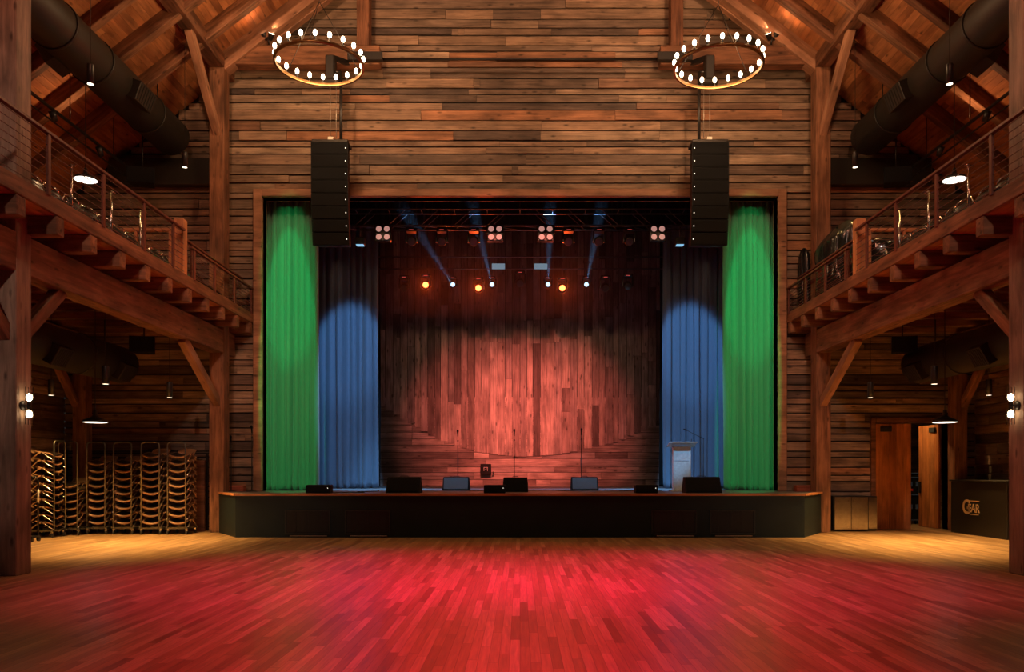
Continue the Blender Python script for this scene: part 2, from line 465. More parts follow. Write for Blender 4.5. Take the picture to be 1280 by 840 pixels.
# stage house
SY = 27.1
mb = MB(); mb.box(-7.4, -7.2, WY+.3, SY+.2, 0, 10.6); struct('wall_stage_left', mb, M['blackwall'])
mb = MB(); mb.box(7.2, 7.4, WY+.3, SY+.2, 0, 10.6); struct('wall_stage_right', mb, M['blackwall'])
mb = MB(); mb.box(-7.4, 7.4, WY+.3, SY+.2, 10.6, 10.8); struct('ceiling_stage', mb, M['blackwall'])
mb = MB(); mb.box(-7.2, 7.2, SY+.1, SY+.25, 0, 10.6); struct('wall_stage_back', mb, M['blackwall'])
# room beyond the door
mb = MB(); mb.box(7.45, 13.3, 24.2, 24.4, 0, 3.6)
mb.box(13.2, 13.4, WY+.3, 24.2, 0, 3.6); mb.box(7.4, 7.5, WY+.3, 24.2, 0, 3.6); struct('wall_beyond', mb, M['siding'])
mb = MB(); mb.box(7.4, 13.4, WY+.3, 24.4, 3.6, 3.7); struct('ceiling_beyond', mb, M['black'])

# barnwood backdrop (upright boards over flat boards)
bk = thing('barnwood_backdrop', 'tall grey barnwood plank wall at the back of the stage, lit red', 'wall panel', (0, SY, .98))
BND = [(480,508),(545,548),(600,566),(650,571),(700,568),(770,553),(826,528)]
def bnd(px):
    for (a, ya), (b, yb) in zip(BND, BND[1:]):
        if px <= b: return ya+(yb-ya)*max(0, (px-a))/(b-a)
    return BND[-1][1]
mb = MB(); x0b, x1b = -4.75, 4.85
z = 0
while z < 2.9:
    h = random.choice((.17,.2,.23,.27)); x = x0b
    while x < x1b-.05:
        e = min(x1b, x+random.choice((.5,1.1,1.8,2.5,3.2)))
        if x1b-e < .3: e = x1b
        d = random.choice((0,.01,.02)); mb.box(x, e-.008, -.03-d, .05, z, z+h); x = e
    z += h+.014
mb.build('flat_boards', M['backdrop_h'], bk)
mb = MB(); x = x0b
while x < x1b-.05:
    w = random.choice((.2,.235,.25,.27)); e = min(x1b, x+w); px = 650+(x+e)/2/27*1000
    zb = 1.5+(588-bnd(px))*.027-.98; z = zb
    first = True
    while z < 8.6:
        L_ = random.choice((.8,1.7,2.6,3.4,4.5)) if not first else random.choice((1.4,2.6,3.8,4.6)); first = False
        t = min(8.6, z+L_); d = random.choice((0,.012,.024)); mb.box(x, e-.016, -.06-d*.7, -.045, z, t-.008); z = t
    x = e
mb.build('upright_boards', M['backdrop_v'], bk)

# ------------------------------------------------------------------ stage
SP = [(-6.36,17.88),(6.36,17.88),(7.46,19.62),(7.46,20.08),(-7.46,20.08),(-7.46,19.62)]
stg = thing('stage', 'long low stage with charcoal front, canted corners and thin wooden edge', 'stage', (0, 17.88, 0))
off = lambda pl: [(x, y-17.88) for x, y in pl]
MB().prism(off(SP), 0, .93).build('stage_front', M['stageface'], stg)
def inset(pl, k): 
    return [(x+(k if x > 0 else -k)*.6, y-(k if y < 19.9 else 0)) for x, y in pl]
mb = MB(); mb.prism(off(SP), .93, .98); mb.box(-6.49, 6.49, 2.2, 2.66, .5, .98)
mb.box(-7.19, 7.19, 2.66, 9.2, .5, .98)
mb.build('stage_deck', M['stagedeck'], stg)
mb = MB(); e = [(-7.46,20.0),(-7.46,19.62),(-6.36,17.88),(6.36,17.88),(7.46,19.62),(7.46,20.0)]
for (a, b) in zip(e, e[1:]): mb.bar((a[0], a[1]-17.88, .958), (b[0], b[1]-17.88, .958), .07, .05)
mb.build('edge_trim', M['fresh'], stg)
for i, (a, b) in enumerate(((357,412),(432,487),(815,870),(888,943))):
    xa, xb = (a-650)*.01788, (b-650)*.01788; w = xb-xa
    t = thing('access_panel', ['dark access panel in stage front, leftmost of four', 'dark access panel in stage front, second from the left',
               'dark access panel in stage front, second from the right', 'dark access panel in stage front, rightmost of four'][i], 'access panel', ((xa+xb)/2, 17.88, .06), group='access panels in the stage front')
    mb = MB()
    for p0, p1 in (((-w/2,-.014,.02),(w/2,-.014,.02)),((-w/2,-.014,.54),(w/2,-.014,.54)),((-w/2,-.014,.02),(-w/2,-.014,.54)),((w/2,-.014,.02),(w/2,-.014,.54))): mb.bar(p0, p1, .028, .028)
    mb.build('panel_frame', M['stagetrim'], t)
    mb = MB().box(-w/2+.03, w/2-.03, -.01, -.001, .05, .52)
    for k in range(3):
        x = -w/2+w*(.22+.26*k); mb.box(x-.03, x+.03, -.016, -.009, .07, .5)
    mb.build('panel', plain('panel_face', (.016,.019,.021), .35) if i == 0 else bpy.data.materials['panel_face'], t)
    MB().box(-w/2+.1, w/2-.05, -.03, -.001, -.03, -.012).build('threshold_strip', M['stainless'], t)
for s in (-1, 1):
    t = MB().bbox(-.22, .22, -.12, .12, 0, .15, .01).build('wooden_block', M['plinth'], None, (s*7.05, 19.85, .98))
    tag(t, 'low reddish wooden block on the %s end of the stage' % side(s), 'block', 'wooden blocks at the stage ends')

# ------------------------------------------------------------------ drapes
def drape(name, x0, x1, y, z0, z1, folds, amp, mat, label, cat='curtain', nu=None, lean=0, seed=0, group=None):
    rr = random.Random(seed); ph = [rr.random()*6 for _ in range(4)]; w = x1-x0
    def f(u, v):
        uu = u+.012*math.sin(u*31+ph[0])+.02*math.sin(u*9+ph[1])
        pinch = 1-.45*v**6
        a = amp*(.7+.3*math.sin(u*13+ph[2]))*pinch
        c = math.sin(uu*folds*2*PI)
        yy = a*(math.copysign(abs(c)**.7, c)+.3*math.sin(uu*folds*4*PI+ph[3]))
        xx = x0+w*u+amp*.35*math.cos(uu*folds*2*PI)*pinch+.02*math.sin(v*5+u*20+ph[1])*(1-v)
        zz = z0+(z1-z0)*v
        if v < .02: zz += .012*math.sin(u*60); yy -= .04*(1-v*50)*math.sin(u*47+ph[0])
        return (xx-(x0+x1)/2, yy, zz-z0)
    mb = MB().grid(f, nu or int(folds*14), 60)
    o = mb.build(name, mat, None, ((x0+x1)/2, y, z0), fix=False)
    thicken(o, .006)
    return tag(o, label, cat, group)
for s in (-1, 1):
    x0, x1 = sorted((s*6.72, s*5.33))
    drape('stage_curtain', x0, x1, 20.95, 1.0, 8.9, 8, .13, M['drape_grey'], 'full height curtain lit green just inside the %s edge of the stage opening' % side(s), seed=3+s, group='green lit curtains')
    x0, x1 = sorted((s*5.85, s*4.12))
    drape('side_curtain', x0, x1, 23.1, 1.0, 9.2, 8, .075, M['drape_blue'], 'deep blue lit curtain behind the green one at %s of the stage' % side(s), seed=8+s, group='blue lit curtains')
    x0, x1 = sorted((s*7.1, s*4.35))
    drape('black_leg_curtain', x0, x1, 24.9, 1.0, 9.6, 11, .06, M['drape_black'], 'black masking curtain between the blue curtain and plank backdrop, %s side' % side(s), seed=18+s, group='black masking curtains')
drape('black_border_curtain', -6.9, 6.9, 22.75, 8.45, 10.4, 40, .05, M['drape_black'], 'black border curtain across the top of the stage behind the lighting truss', seed=33)

# ------------------------------------------------------------------ timber frame
PX = 7.33   # centre line of posts
for s in (-1, 1):
    S = side(s)
    # near post, set in two halves like the photograph's pinned timber
    timber('timber_post', (s*PX, 11.54, 0), (s*PX, 11.54, roof(PX)-.02), .35, .36, 'weathered square timber post rising full height at the near %s, carrying the wall sconce' % S, 'post', M['timber_col'], group='full height posts')
    timber('timber_post', (s*PX, 19.5, 0), (s*PX, 19.5, 11.25), .36, .36, 'tall timber post against the plank wall at the %s end of the stage' % S, 'post', group='full height posts')
    timber('corner_post', (s*10.82, 19.78, 0), (s*10.82, 19.78, 4.34), .32, .32, 'short timber post under the balcony in the back %s corner' % S, 'post', group='posts under the balcony')
    timber('balcony_beam', (s*PX, -2, 4.62), (s*PX, 20.1, 4.62), .34, .56, 'deep reddish timber beam under the %s balcony joists' % S, 'beam', group='deep beams carrying the balconies')
    timber('wall_beam', (s*10.95, -2, 4.62), (s*10.95, 20.1, 4.62), .3, .56, 'timber beam along the side wall below the %s balcony' % S, 'beam', group='beams along the side walls')
    timber('eave_beam', (s*(PX), -2, 11.42), (s*(PX), 20.1, 11.42), .34, .34, 'long timber beam along the top of the %s posts under the roof' % S, 'beam', group='eave beams')
    # knee braces (run front to back in the post line)
    timber('knee_brace', (s*PX, 19.42, 3.10), (s*PX, 17.35, 4.36), .17, .2, 'diagonal brace from the back %s post up to the balcony beam' % S, 'brace', M['frame'], group='knee braces')
    timber('knee_brace', (s*PX, 11.66, 3.42), (s*PX, 12.75, 4.36), .17, .2, 'diagonal brace on the far side of the near %s post under the balcony beam' % S, 'brace', group='knee braces')
    timber('knee_brace', (s*PX, 11.42, 3.42), (s*PX, 10.3, 4.36), .17, .2, 'diagonal brace on the near side of the near %s post below the balcony' % S, 'brace', group='knee braces')
    timber('knee_brace', (s*10.9, 19.68, 3.10), (s*10.9, 18.5, 4.36), .16, .18, 'short diagonal brace beside the back %s corner post' % S, 'brace', group='knee braces')
    timber('knee_brace', (s*PX, 19.4, 9.65), (s*PX, 17.7, 11.28), .17, .2, 'long diagonal brace from the upper back %s post to the eave beam' % S, 'brace', M['frame'], group='knee braces')
    # hammer beam, hammer post and arched strut on the end wall
    timber('hammer_beam', (s*7.12, 19.62, 11.62), (s*3.42, 19.62, 11.62), .3, .46, 'horizontal timber beam on the plank wall behind the %s chandelier' % S, 'beam', group='hammer beams')
    timber('hammer_post', (s*3.83, 19.66, 11.86), (s*3.83, 19.66, roof(3.83)-.36), .3, .34, 'short vertical timber standing on the %s hammer beam' % S, 'post', group='hammer posts')
    timber('roof_strut', (s*6.35, 19.75, 11.95), (s*4.05, 19.75, 13.75), .2, .24, 'slanting strut lit by a spotlight above the %s chandelier' % S, 'strut', M['frame'], group='roof struts')
    timber('principal_rafter', (s*7.5, 19.55, roof(7.5)-.22), (s*.05, 19.55, roof(.05)-.22), .34, .4, 'heavy sloping rafter against the end wall on the %s slope' % S, 'rafter', M['frame'], group='principal rafters')
    for i, y in enumerate((18.35, 17.15, 15.95, 14.75, 13.55, 12.35)):
        o = timber('rafter', (s*11.5, y, roof(11.5)-.17), (s*.05, y, roof(.05)-.17), .2, .3, '%s roof rafter, %s out from the stage wall' % (S, ORD[i]), 'rafter', group='rafters of the %s roof slope' % S)
        o['label'] = 'sloping timber rafter of the %s roof, %s one out from the end wall' % (S, ORD[i])
    # conduit along a rafter
    mb = MB().tube([(s*11.3, 17.45, roof(11.3)-.1), (s*3, 17.45, roof(3)-.1)], .03); mb.tube([(s*11.3, 17.38, roof(11.3)-.06), (s*3, 17.38, roof(3)-.06)], .02)
    tag(mb.build('conduit', M['cable']), 'dark conduit pair fixed along the %s roof slope between rafters' % S, 'conduit', 'roof conduits')
tag(MB().tube([(-3.42, 19.55, 11.55), (3.42, 19.55, 11.55)], .035, 10).build('tie_rod', M['iron']), 'thin dark tie rod across the plank wall between the two hammer beams', 'rod')

# ------------------------------------------------------------------ balconies
JY = [20.0-.92*i for i in range(21)]
for s in (-1, 1):
    S = side(s)
    b = thing('balcony', '%s side balcony on closely spaced timber joists' % S, 'balcony', (s*6.75, 20, 4.93), group='side balconies')
    mb = MB()
    x = 6.76
    while x < XW-.02:
        e = min(XW-.01, x+.14); a, c = sorted((s*(x-6.75), s*(e-.004-6.75))); y = -22+random.random()
        while y < 0.18:
            t = min(.18, y+random.choice((2.4,3.6,4.2))); mb.box(a, c, y, t-.005, .275, .32); y = t
        x = e
    mb.build('deck_boards', M['deckx'], b)
    o = timber('fascia', (s*.0, -22, .40), (s*.0, .16, .40), .055, .245, None, None, M['timber'], b)
    for y in JY:
        timber('joist', (s*(-.02), y-20, .135), (s*4.72, y-20, .135), .2, .27, None, None, M['timber'], b)

    # railing in two lengths either side of the pale post
    def railing(y0, y1, ztop, lab, xx=6.72, posts=None, ncab=8):
        r = thing('cable_railing', lab, 'railing', (s*xx, y0, 5.42), group='cable railings on the balconies')
        L_ = y1-y0; h = ztop-5.42
        MB().bbox(-.035, .035, 0, L_, h-.045, h, .006).build('top_rail', M['steel_rust'], r)
        for y in posts: MB().bbox(-.02, .02, y-y0-.035, y-y0+.035, 0, h-.045, .004).build('rail_post', M['steel_rust'], r)
        for k in range(ncab): MB().tube([(0, 0, .06+(h-.14)*k/(ncab-1)), (0, L_, .06+(h-.14)*k/(ncab-1))], .006, 6).build('cable', M['steel_rust'], r)
        return r
    railing(3.0, 16.0, 6.33, 'long cable railing along the near stretch of the %s balcony' % S, posts=[4.2,5.6,7.0,8.4,9.8,11.4,12.9,14.3,15.5])
    railing(16.32, 20.08, 6.08, 'lower cable railing at the stage end of the %s balcony' % S, posts=[16.5,17.6,18.8,20.0])
    railing(16.5, 20.08, 6.33, 'inner raised cable railing behind the lower one, %s balcony' % S, xx=6.98, posts=[17.0,18.3,19.6], ncab=5)
    o = timber('newel_post', (s*6.85, 16.15, 5.25), (s*6.85, 16.15, 6.56), .2, .18, 'pale fresh timber post in the %s balcony railing' % S, 'post', M['fresh'], group='pale railing posts')
    r = thing('cross_railing', 'orange topped cross railing behind the pale post, %s balcony' % S, 'railing', (s*7.0, 16.3, 5.25), group='cross railings')
    MB().bbox(*sorted((0, s*1.6)), -.04, .04, 1.12, 1.18, .006).build('top_rail', M['fresh'], r)
    for k in range(3): MB().bbox(*sorted((s*(.1+.7*k), s*(.15+.7*k))), -.025, .025, 0, 1.12, .004).build('rail_post', M['fresh'], r)
    for k in range(6): MB().tube([(0,0,.15+.16*k),(s*1.6,0,.15+.16*k)], .006, 6).build('cable', M['steel_rust'], r)
    for i, y in enumerate((12.3, 13.5, 14.55)):
        t = thing('steel_stanchion', 'slim bright steel stanchion behind the %s balcony railing, %s from the near post' % (S, ORD[i]), 'stanchion', (s*6.9, y, 5.25), group='bright stanchions, %s balcony' % S)
        MB().tube([(0,0,.01),(0,0,.94)], .022, 10).build('tube', M['chrome'], t)
        MB().lathe([(0,0),(.07,0),(.07,.012),(.02,.015)], 16).build('foot', M['chrome'], t)
        MB().tube([(-.07,0,.93),(0,0,.96),(.07,0,.93)], .012, 8).build('bracket', M['chrome'], t)

# balcony chairs: black padded back, chrome tube frame
def make_bchair():
    t = thing('padded_chair', 'x', 'chair')
    # local: faces -X (towards the nave for the right side)
    def seat(u, v):
        x = -.22+.44*v; y = -.22+.44*u
        return (x, y, .45+.02*math.cos((u-.5)*3)-.05*max(0,.15-v))
    thicken(MB().grid(seat, 8, 8).build('seat', M['vinyl'], t, fix=False), .05)
    def back(u, v):
        y = -.22+.44*u; z = .52+.33*v
        return (.20+.07*v+.05*-((u-.5)*2)**2+.03, y, z-.05*(abs(u-.5)*2)**3*v)
    thicken(MB().grid(back, 10, 8).build('backrest', M['vinyl'], t, fix=False), .035)
    for sy in (-1, 1):
        mb = MB().tube([(-.2,sy*.235,0),(-.19,sy*.235,.40),(-.14,sy*.235,.44),(.16,sy*.235,.45),(.22,sy*.235,.5),(.30,sy*.235,.80),(.28,sy*.20,.875),(.265,0,.895)], .017, 8)
        mb.build('leg', M['chrome'], t)
        MB().tube([(.10,sy*.235,.44),(.25,sy*.235,0)], .012, 8).build('leg', M['chrome'], t)
    return t
bc = make_bchair(); first = True
for s in (-1, 1):
    ys = [18.9-.53*i for i in range(18)] if s < 0 else [16.9-.53*i for i in range(13)]
    for i, y in enumerate(ys):
        if abs(y-16.3) < .3: continue
        c = bc if first else dup(bc); first = False
        c.location = (s*7.36+random.uniform(-.03,.03)-(s*.0 if y>12 else -s*0.35), y, 5.25); c.rotation_euler = (0,0,(0 if s > 0 else PI)+random.uniform(-.12,.12))
        if abs(y-11.54) < .5: c.location.x = s*7.85
        c['label'] = 'black padded chrome framed chair, %s balcony, %s along from the stage end' % (side(s), ORD[i])
        c['group'] = 'row of chairs on the %s balcony' % side(s)

# tarp covered gear on the right balcony
def lump(name, cx, cy, z0, rx, ry, h, label, cat, seed, peak=0., px=0.):
    rr = random.Random(seed); ph = [rr.random()*6.28 for _ in range(6)]
    def f(u, v):
        t = 2*PI*u; c, s_ = math.cos(t), math.sin(t)
        k = max(abs(c), abs(s_))**-.75
        if v < .7: q = v/.7; rad = 1-.10*q; z = q*.86
        else: q = (v-.7)/.3; rad = (1-.10)*math.cos(q*PI/2)**.8 if q < 1 else 0; z = .86+.14*math.sin(q*PI/2)
        fold = 1+.09*math.sin(t*7+ph[0]+z*2)+.035*math.sin(t*13+ph[1]-z*5)+.04*math.sin(z*9+ph[2]+t*2)
        rad *= fold
        x = rx*rad*k*c; y = ry*rad*k*s_
        zz = h*z*(1+peak*(x*px)/rx*z) + .03*math.sin(t*5+ph[3])*z
        return (x, y, max(zz, 0))
    o = MB().grid(f, 64, 40, closed_u=True).build(name, M['tarp'], None, (cx, cy, z0), fix=True)
    return tag(o, label, cat)
lump('covered_equipment', 7.40, 18.7, 5.25, .37, .5, 1.92, 'tall rack of gear under a shiny black plastic cover on the right balcony', 'covered equipment', 4, .16, 1)
lump('covered_equipment', 7.66, 17.4, 5.25, .44, .42, 1.25, 'lower bundle of gear under black plastic, nearer the pale post, right balcony', 'covered equipment', 9)
# dark plastic wrap bulge hanging out by the stage end
lump('covered_equipment', 7.07, 19.9, 5.25, .13, .14, 1.75, 'small bulging black cover leaning at the stage wall on the right balcony', 'covered equipment', 12)

# ------------------------------------------------------------------ ducts
def duct(x, z, y0, y1, r, label, boxes=(), rings=()):
    t = thing('round_duct', label, 'duct', (x, y1, z), group='round air ducts')
    m = Matrix.Rotation(R(90), 4, 'X')
    MB().lathe([(0,0),(r*.93,0),(r,.04),(r,y1-y0-.04),(r*.93,y1-y0),(0,y1-y0)], 36, m).build('duct_body', M['duct'], t)
    for y in rings: MB().lathe([(r*1.0,0),(r*1.05,0),(r*1.05,.05),(r*1.0,.05),(r,0)], 36, Matrix.Translation((0, y-y1, 0)) @ m).build('joint_ring', M['duct'], t)
    for (y, ang, w) in boxes:
        mm = Matrix.Rotation(R(ang), 4, 'Y')
        b_ = MB(); b_.bbox(-.2, .2, y-y1-w/2, y-y1+w/2, r*.7, r*1.35, .01, mm); b_.build('grille_box', M['duct'], t)
        g_ = MB()
        for k in range(7): yy = y-y1-w/2+.06+k*(w-.12)/6; g_.box(-.17, .17, yy-.012, yy+.012, r*1.35, r*1.37, mat=mm)
        g_.build('grille_slats', M['black'], t)
    for y in [y1-.8, (y0+y1)/2+1]:
        MB().tube([(0, y-y1, r-.02), (0, y-y1, max(r+.05, (roof(x) if z > 6 else 4.95)-z-.04))], .012, 6).build('hanger_rod', M['iron'], t)
    return t
for s in (-1, 1):
    duct(s*8.5, 9.62, 8, 19.55, .44, 'long dark round duct hanging under the %s roof slope above the balcony' % side(s), ((17.0, -s*110, .7), (15.3, s*120, .6)), (18.2, 15.9, 14.6))
    duct(s*9.4, 3.98, 6, 18.9, .42, 'dark round duct under the %s balcony' % side(s), ((18.2, -s*120, .55), (15.6, -s*120, .5)), (17.0,))
    t = tag(MB().bbox(-1.3, 1.3, -.12, .12, -.33, .33, .01).build('duct_plenum', M['duct'], None, (s*8.95, 20.02, 8.95)), 'dark rectangular duct box on the plank wall above the %s balcony' % side(s), 'duct')
    # pipe with hangers beneath the aisle roof
    t = thing('lighting_pipe', 'dark pipe on hangers running front to back over the %s balcony' % side(s), 'pipe', (s*9.45, 19.6, 8.80))
    MB().tube([(0,0,0),(0,-8,0)], .035, 10).build('pipe', M['iron'], t)
    MB().tube([(s*.16,0,-.12),(s*.16,-8,-.12)], .018, 8).build('pipe_conduit', M['iron'], t)
    for k in range(4): MB().tube([(0,-1-1.8*k,0),(0,-1-1.8*k,roof(9.45)-8.80-.03)], .01, 6).build('hanger_rod', M['iron'], t)
    for k in range(3):
        MB().lathe([(0,-.1),(.06,-.1),(.07,.1),(0,.1)], 16, Matrix.Translation((0,-1.6-1.8*k,-.12)) @ Matrix.Rotation(R(40), 4, 'X')).build('clip_light', M['lamp'], t)
    # hung loudspeakers
    for (px, py, y, w, lab) in ((178 if s < 0 else 1120, 222, 18.9, .62, 'black loudspeaker hung on the end wall above the %s balcony'), (180 if s < 0 else 1128, 432, 18.6, .55, 'black loudspeaker hung under the %s balcony near the end wall')):
        p = P(px, py, y); t = thing('hung_speaker', lab % side(s), 'speaker', p, R(-s*12), group='hung loudspeakers')
        MB().prism([(-w/2,-.2),(w/2,-.2),(w/2-.08,.2),(-w/2+.08,.2)], -.17, .19).build('cabinet', M['pa'], t)
        MB().bbox(-w/2+.02, w/2-.02, -.215, -.2, -.15, .17, .004).build('grille', M['grille'], t)
        MB().tube([(0,0,.19),(0,0,(1.0 if py < 300 else 4.95-p.z-.02))], .016, 8).build('hanger_rod', M['iron'], t)

# ------------------------------------------------------------------ lamps
def can(px, py, y, ztop, label, energy, tgt=None, angle=92, col=(1,.56,.18)):
    p = P(px, py, y)    # bottom of lamp
    t = thing('cylinder_pendant', label, 'pendant lamp', p, group='black cylinder pendants')
    MB().lathe([(0,.34),(.06,.34),(.062,.33),(.062,0),(.05,0),(.05,.03)], 20).build('shade', M['lamp'], t)
    MB().lathe([(0,-.004),(.052,-.002)], 20).build('lamp_lens', E_CAN, t)
    MB().tube([(0,0,.33),(0,0,ztop-p.z-.01)], .006, 6).build('stem', M['iron'], t)
    if energy:
        l = spot('downlight', (p.x, p.y, p.z-.02), (p.x, p.y, 0) if tgt is None else tgt, energy, col, angle, 1, .05)
    return t
for s in (-1, 1):
    S = side(s); f = (lambda px: px) if s < 0 else (lambda px: 1300-px)
    can(f(132), 480, 15., 4.93, 'black cylinder pendant under the %s balcony, in front of the duct' % S, 700)
    can(f(212), 497, 17.5, 5.2, 'black cylinder pendant under the %s balcony, the one nearest the stage' % S, 750)
    can(f(64), 494, 17.4, 5.2, 'black cylinder pendant under the %s balcony near the side wall' % S, 450)
    can(f(113), 105, 14., roof(7.5)-.0, 'black cylinder pendant over the %s balcony, the higher in view' % S, 120)
    can(f(231), 209, 18.0, roof(7.5)-.3, 'black cylinder pendant over the %s balcony, nearest the end wall' % S, 120)
    for (px, py, y, zt, lab) in ((107, 225, 17., roof(9.23), 'broad disc pendant glowing white over the %s balcony'), (119, 528, 16.2, 4.93, 'low disc pendant under the %s balcony seen edge on')):
        p = P(f(px), py, y); t = thing('disc_pendant', lab % S, 'pendant lamp', p, group='disc pendants')
        MB().lathe([(.02,.26),(.035,.24),(.04,.14),(.10,.10),(.23,.045),(.24,0),(.225,0.002),(.22,.03)], 28).build('shade', M['lamp'], t)
        MB().lathe([(0,-.008),(.18,-.006),(.225,.001)], 28).build('diffuser', E_DISC, t)
        MB().tube([(0,0,.25),(0,0,zt-p.z-.01)], .008, 6).build('stem', M['iron'], t)
        spot('disc_light', (p.x, p.y, p.z-.03), (p.x, p.y, 0), 380 if py < 300 else 380, (1,.62,.24), 110, .6, .2)
    # wall sconce on near post
    p = V((s*7.155, 11.5, 2.43)); t = thing('wall_sconce', 'twin bulb iron wall sconce glowing on the near %s post' % S, 'wall lamp', p, group='wall sconces')
    MB().lathe([(0,0),(.07,0),(.07,.02),(.03,.04),(0,.04)], 20, Matrix.Rotation(R(s*-90), 4, 'Y')).build('backplate', M['iron'], t)
    MB().tube([(0,0,0),(-s*.10,0,0)], .014, 8).build('arm', M['iron'], t)
    for q in (-1, 1):
        MB().lathe([(.018,.0),(.03,.01),(.03,.06),(0,.06)], 14, Matrix.Translation((-s*.10,0,0)) @ Matrix.Rotation(0 if q > 0 else PI, 4, 'X')).build('socket', M['iron'], t)
        MB().lathe([(.012,.06),(.035,.09),(.042,.125),(.034,.16),(0,.178)], 16, Matrix.Translation((-s*.10,0,0)) @ Matrix.Rotation(0 if q > 0 else PI, 4, 'X')).build('bulb', E_SCON, t)
        cg = MB()
        for k in range(4):
            a = PI/4+k*PI/2; cg.tube([(-s*.10+.05*math.cos(a), .05*math.sin(a), q*.05), (-s*.10+.05*math.cos(a), .05*math.sin(a), q*.27)], .004, 5)
        cg.build('cage', M['iron'], t)
        point('sconce_light', p+V((-s*.10, 0, q*.12)), 70, (1,.58,.25), .04)
    # spotlight on the hammer beam
    p = P(f(328), 46, 19.0); p.z = 11.87; p.y = 19.5
    t = thing('beam_spotlight', 'small bright spotlight standing on the %s hammer beam' % S, 'spotlight', p, group='spotlights on the hammer beams')
    for q in (-1, 1):
        m = Matrix.Translation((q*.09, -.1, .2)) @ Matrix.Rotation(R(35), 4, 'X') @ Matrix.Rotation(R(q*25), 4, 'Y')
        MB().lathe([(0,-.14),(.05,-.13),(.075,0),(.078,.03)], 18, m).build('lamp_head', M['lamp'], t)
        MB().lathe([(0,.02),(.07,.02)], 18, m).build('lens', E_LED if False else E_BULB, t)
    MB().tube([(0,0,0),(0,-.08,.12)], .02, 8).build('stem', M['lamp'], t)
    spot('uplight', p+V((0,-.35,.12)), (s*6.9, 18.0, 12.6), 22, (1,.42,.16), 120, 1, .1)
    spot('uplight', p+V((-s*.1,-.1,.35)), (s*3.8, 19.9, 13.6), 170, (1,.6,.32), 75, .9, .04)

# ring chandeliers
def chandelier(px, py, y, label):
    c = P(px, py, y); t = thing('ring_chandelier', label, 'chandelier', c, R(9), group='ring chandeliers'); r = .865
    MB().lathe([(r-.02,-.03),(r+.02,-.03),(r+.022,.03),(r-.022,.03),(r-.02,-.03)], 72).build('ring', M['brass'], t)
    for k in range(20):
        a = 2*PI*k/20; x, yy = r*math.cos(a), r*math.sin(a)
        MB().lathe([(.016,.03),(.016,.10),(0,.10)], 10, Matrix.Translation((x,yy,0))).build('socket', M['iron'], t)
        MB().lathe([(.014,.10),(.034,.13),(.040,.165),(.030,.205),(0,.23)], 14, Matrix.Translation((x,yy,0))).build('bulb', E_BULB, t)
    for k in range(3):
        a = 2*PI*k/3+.4; MB().tube([(r*math.cos(a), r*math.sin(a), .03), (0,0,1.25)], .007, 6).build('chain', M['iron'], t)
    MB().tube([(0,0,1.22),(0,0,roof(c.x)-c.z-.02)], .010, 6).build('drop_chain', M['iron'], t)
    point('chandelier_light', c+V((0,0,.25)), 330, (1,.58,.28), .6)
chandelier(399, 80, 16., 'black and brass ring chandelier with exposed bulbs, left of the two')
chandelier(898, 84, 16., 'black and brass ring chandelier with exposed bulbs, right of the two')

# ------------------------------------------------------------------ line arrays
for s in (-1, 1):
    S = side(s); cx = s*4.42; ztop = 9.12; y0 = 18.55
    t = thing('line_array', 'tall hanging column of eight black loudspeaker boxes %s of the stage opening' % S, 'loudspeaker', (cx, y0, ztop), group='hanging line arrays')
    y, z, ang = 0., 0., 0.
    h = .297
    for k in range(8):
        m = Matrix.Translation((-s*.0, y, z)) @ Matrix.Rotation(ang, 4, 'X')
        c = MB().prism([(-.43,0),(.43,0),(.36,.5),(-.36,.5)], -h+.008, -.004, m).build('speaker_box', M['pa'], t)
        MB().bbox(-.405, .405, -.012, 0, -h+.022, -.018, .003, m).build('grille', M['grille'], c)
        MB().lathe([(0,0),(.013,0)], 10, m @ Matrix.Translation((-s*.375, -.015, -h*.5)) @ Matrix.Rotation(R(90), 4, 'X')).build('indicator', E_DOT, c)
        d = m.to_3x3() @ V((0,0,-h)); y += d.y; z += d.z; ang += R(.0 if k < 2 else 2.1)
    MB().bbox(-.42, .42, .02, .5, .0, .07, .01).build('rigging_frame', M['iron'], t)
    MB().bbox(-.07, .07, .1, .24, .07, .17, .01).build('hook', M['chain'], t)
    mt = thing('chain_hoist', 'black chain hoist and bracket above the %s loudspeaker column' % S, 'hoist', (cx-s*.0, 18.72, 10.55), group='chain hoists')
    MB().bbox(-.11, .11, -.14, .14, .05, .62, .03).build('motor', M['lamp'], mt)
    MB().bbox(-.2, .2, -.10, .10, -.03, .10, .02).build('gearbox', M['lamp'], mt)
    MB().bar((0,0,.62),(-s*.25,.9,.92), .1, .1).build('bracket', M['lamp'], mt)
    for q in (0, 1): MB().tube([(s*(.02-.14*q)-0, 0, -.02), (s*(.02-.14*q), -.0, 9.29-10.55)], .008, 6).build('lift_chain', M['chain'], mt)
    MB().tube([(-s*.22,.05,.3),(-s*.22,.05,9.19-10.55)], .035, 10).build('mast', M['lamp'], mt)
    MB().tube([(-s*.22,.05,.3),(0,.05,.3)], .03, 8).build('mast_arm', M['lamp'], mt)
    o = MB().bbox(-.42, .42, -.07, .07, -.1, .1, .01).build('steel_bracket', M['lamp'], None, (s*3.75, 19.38, 11.52))
    tag(o, 'black steel bracket on the inner end of the %s hammer beam' % S, 'bracket', 'steel brackets')

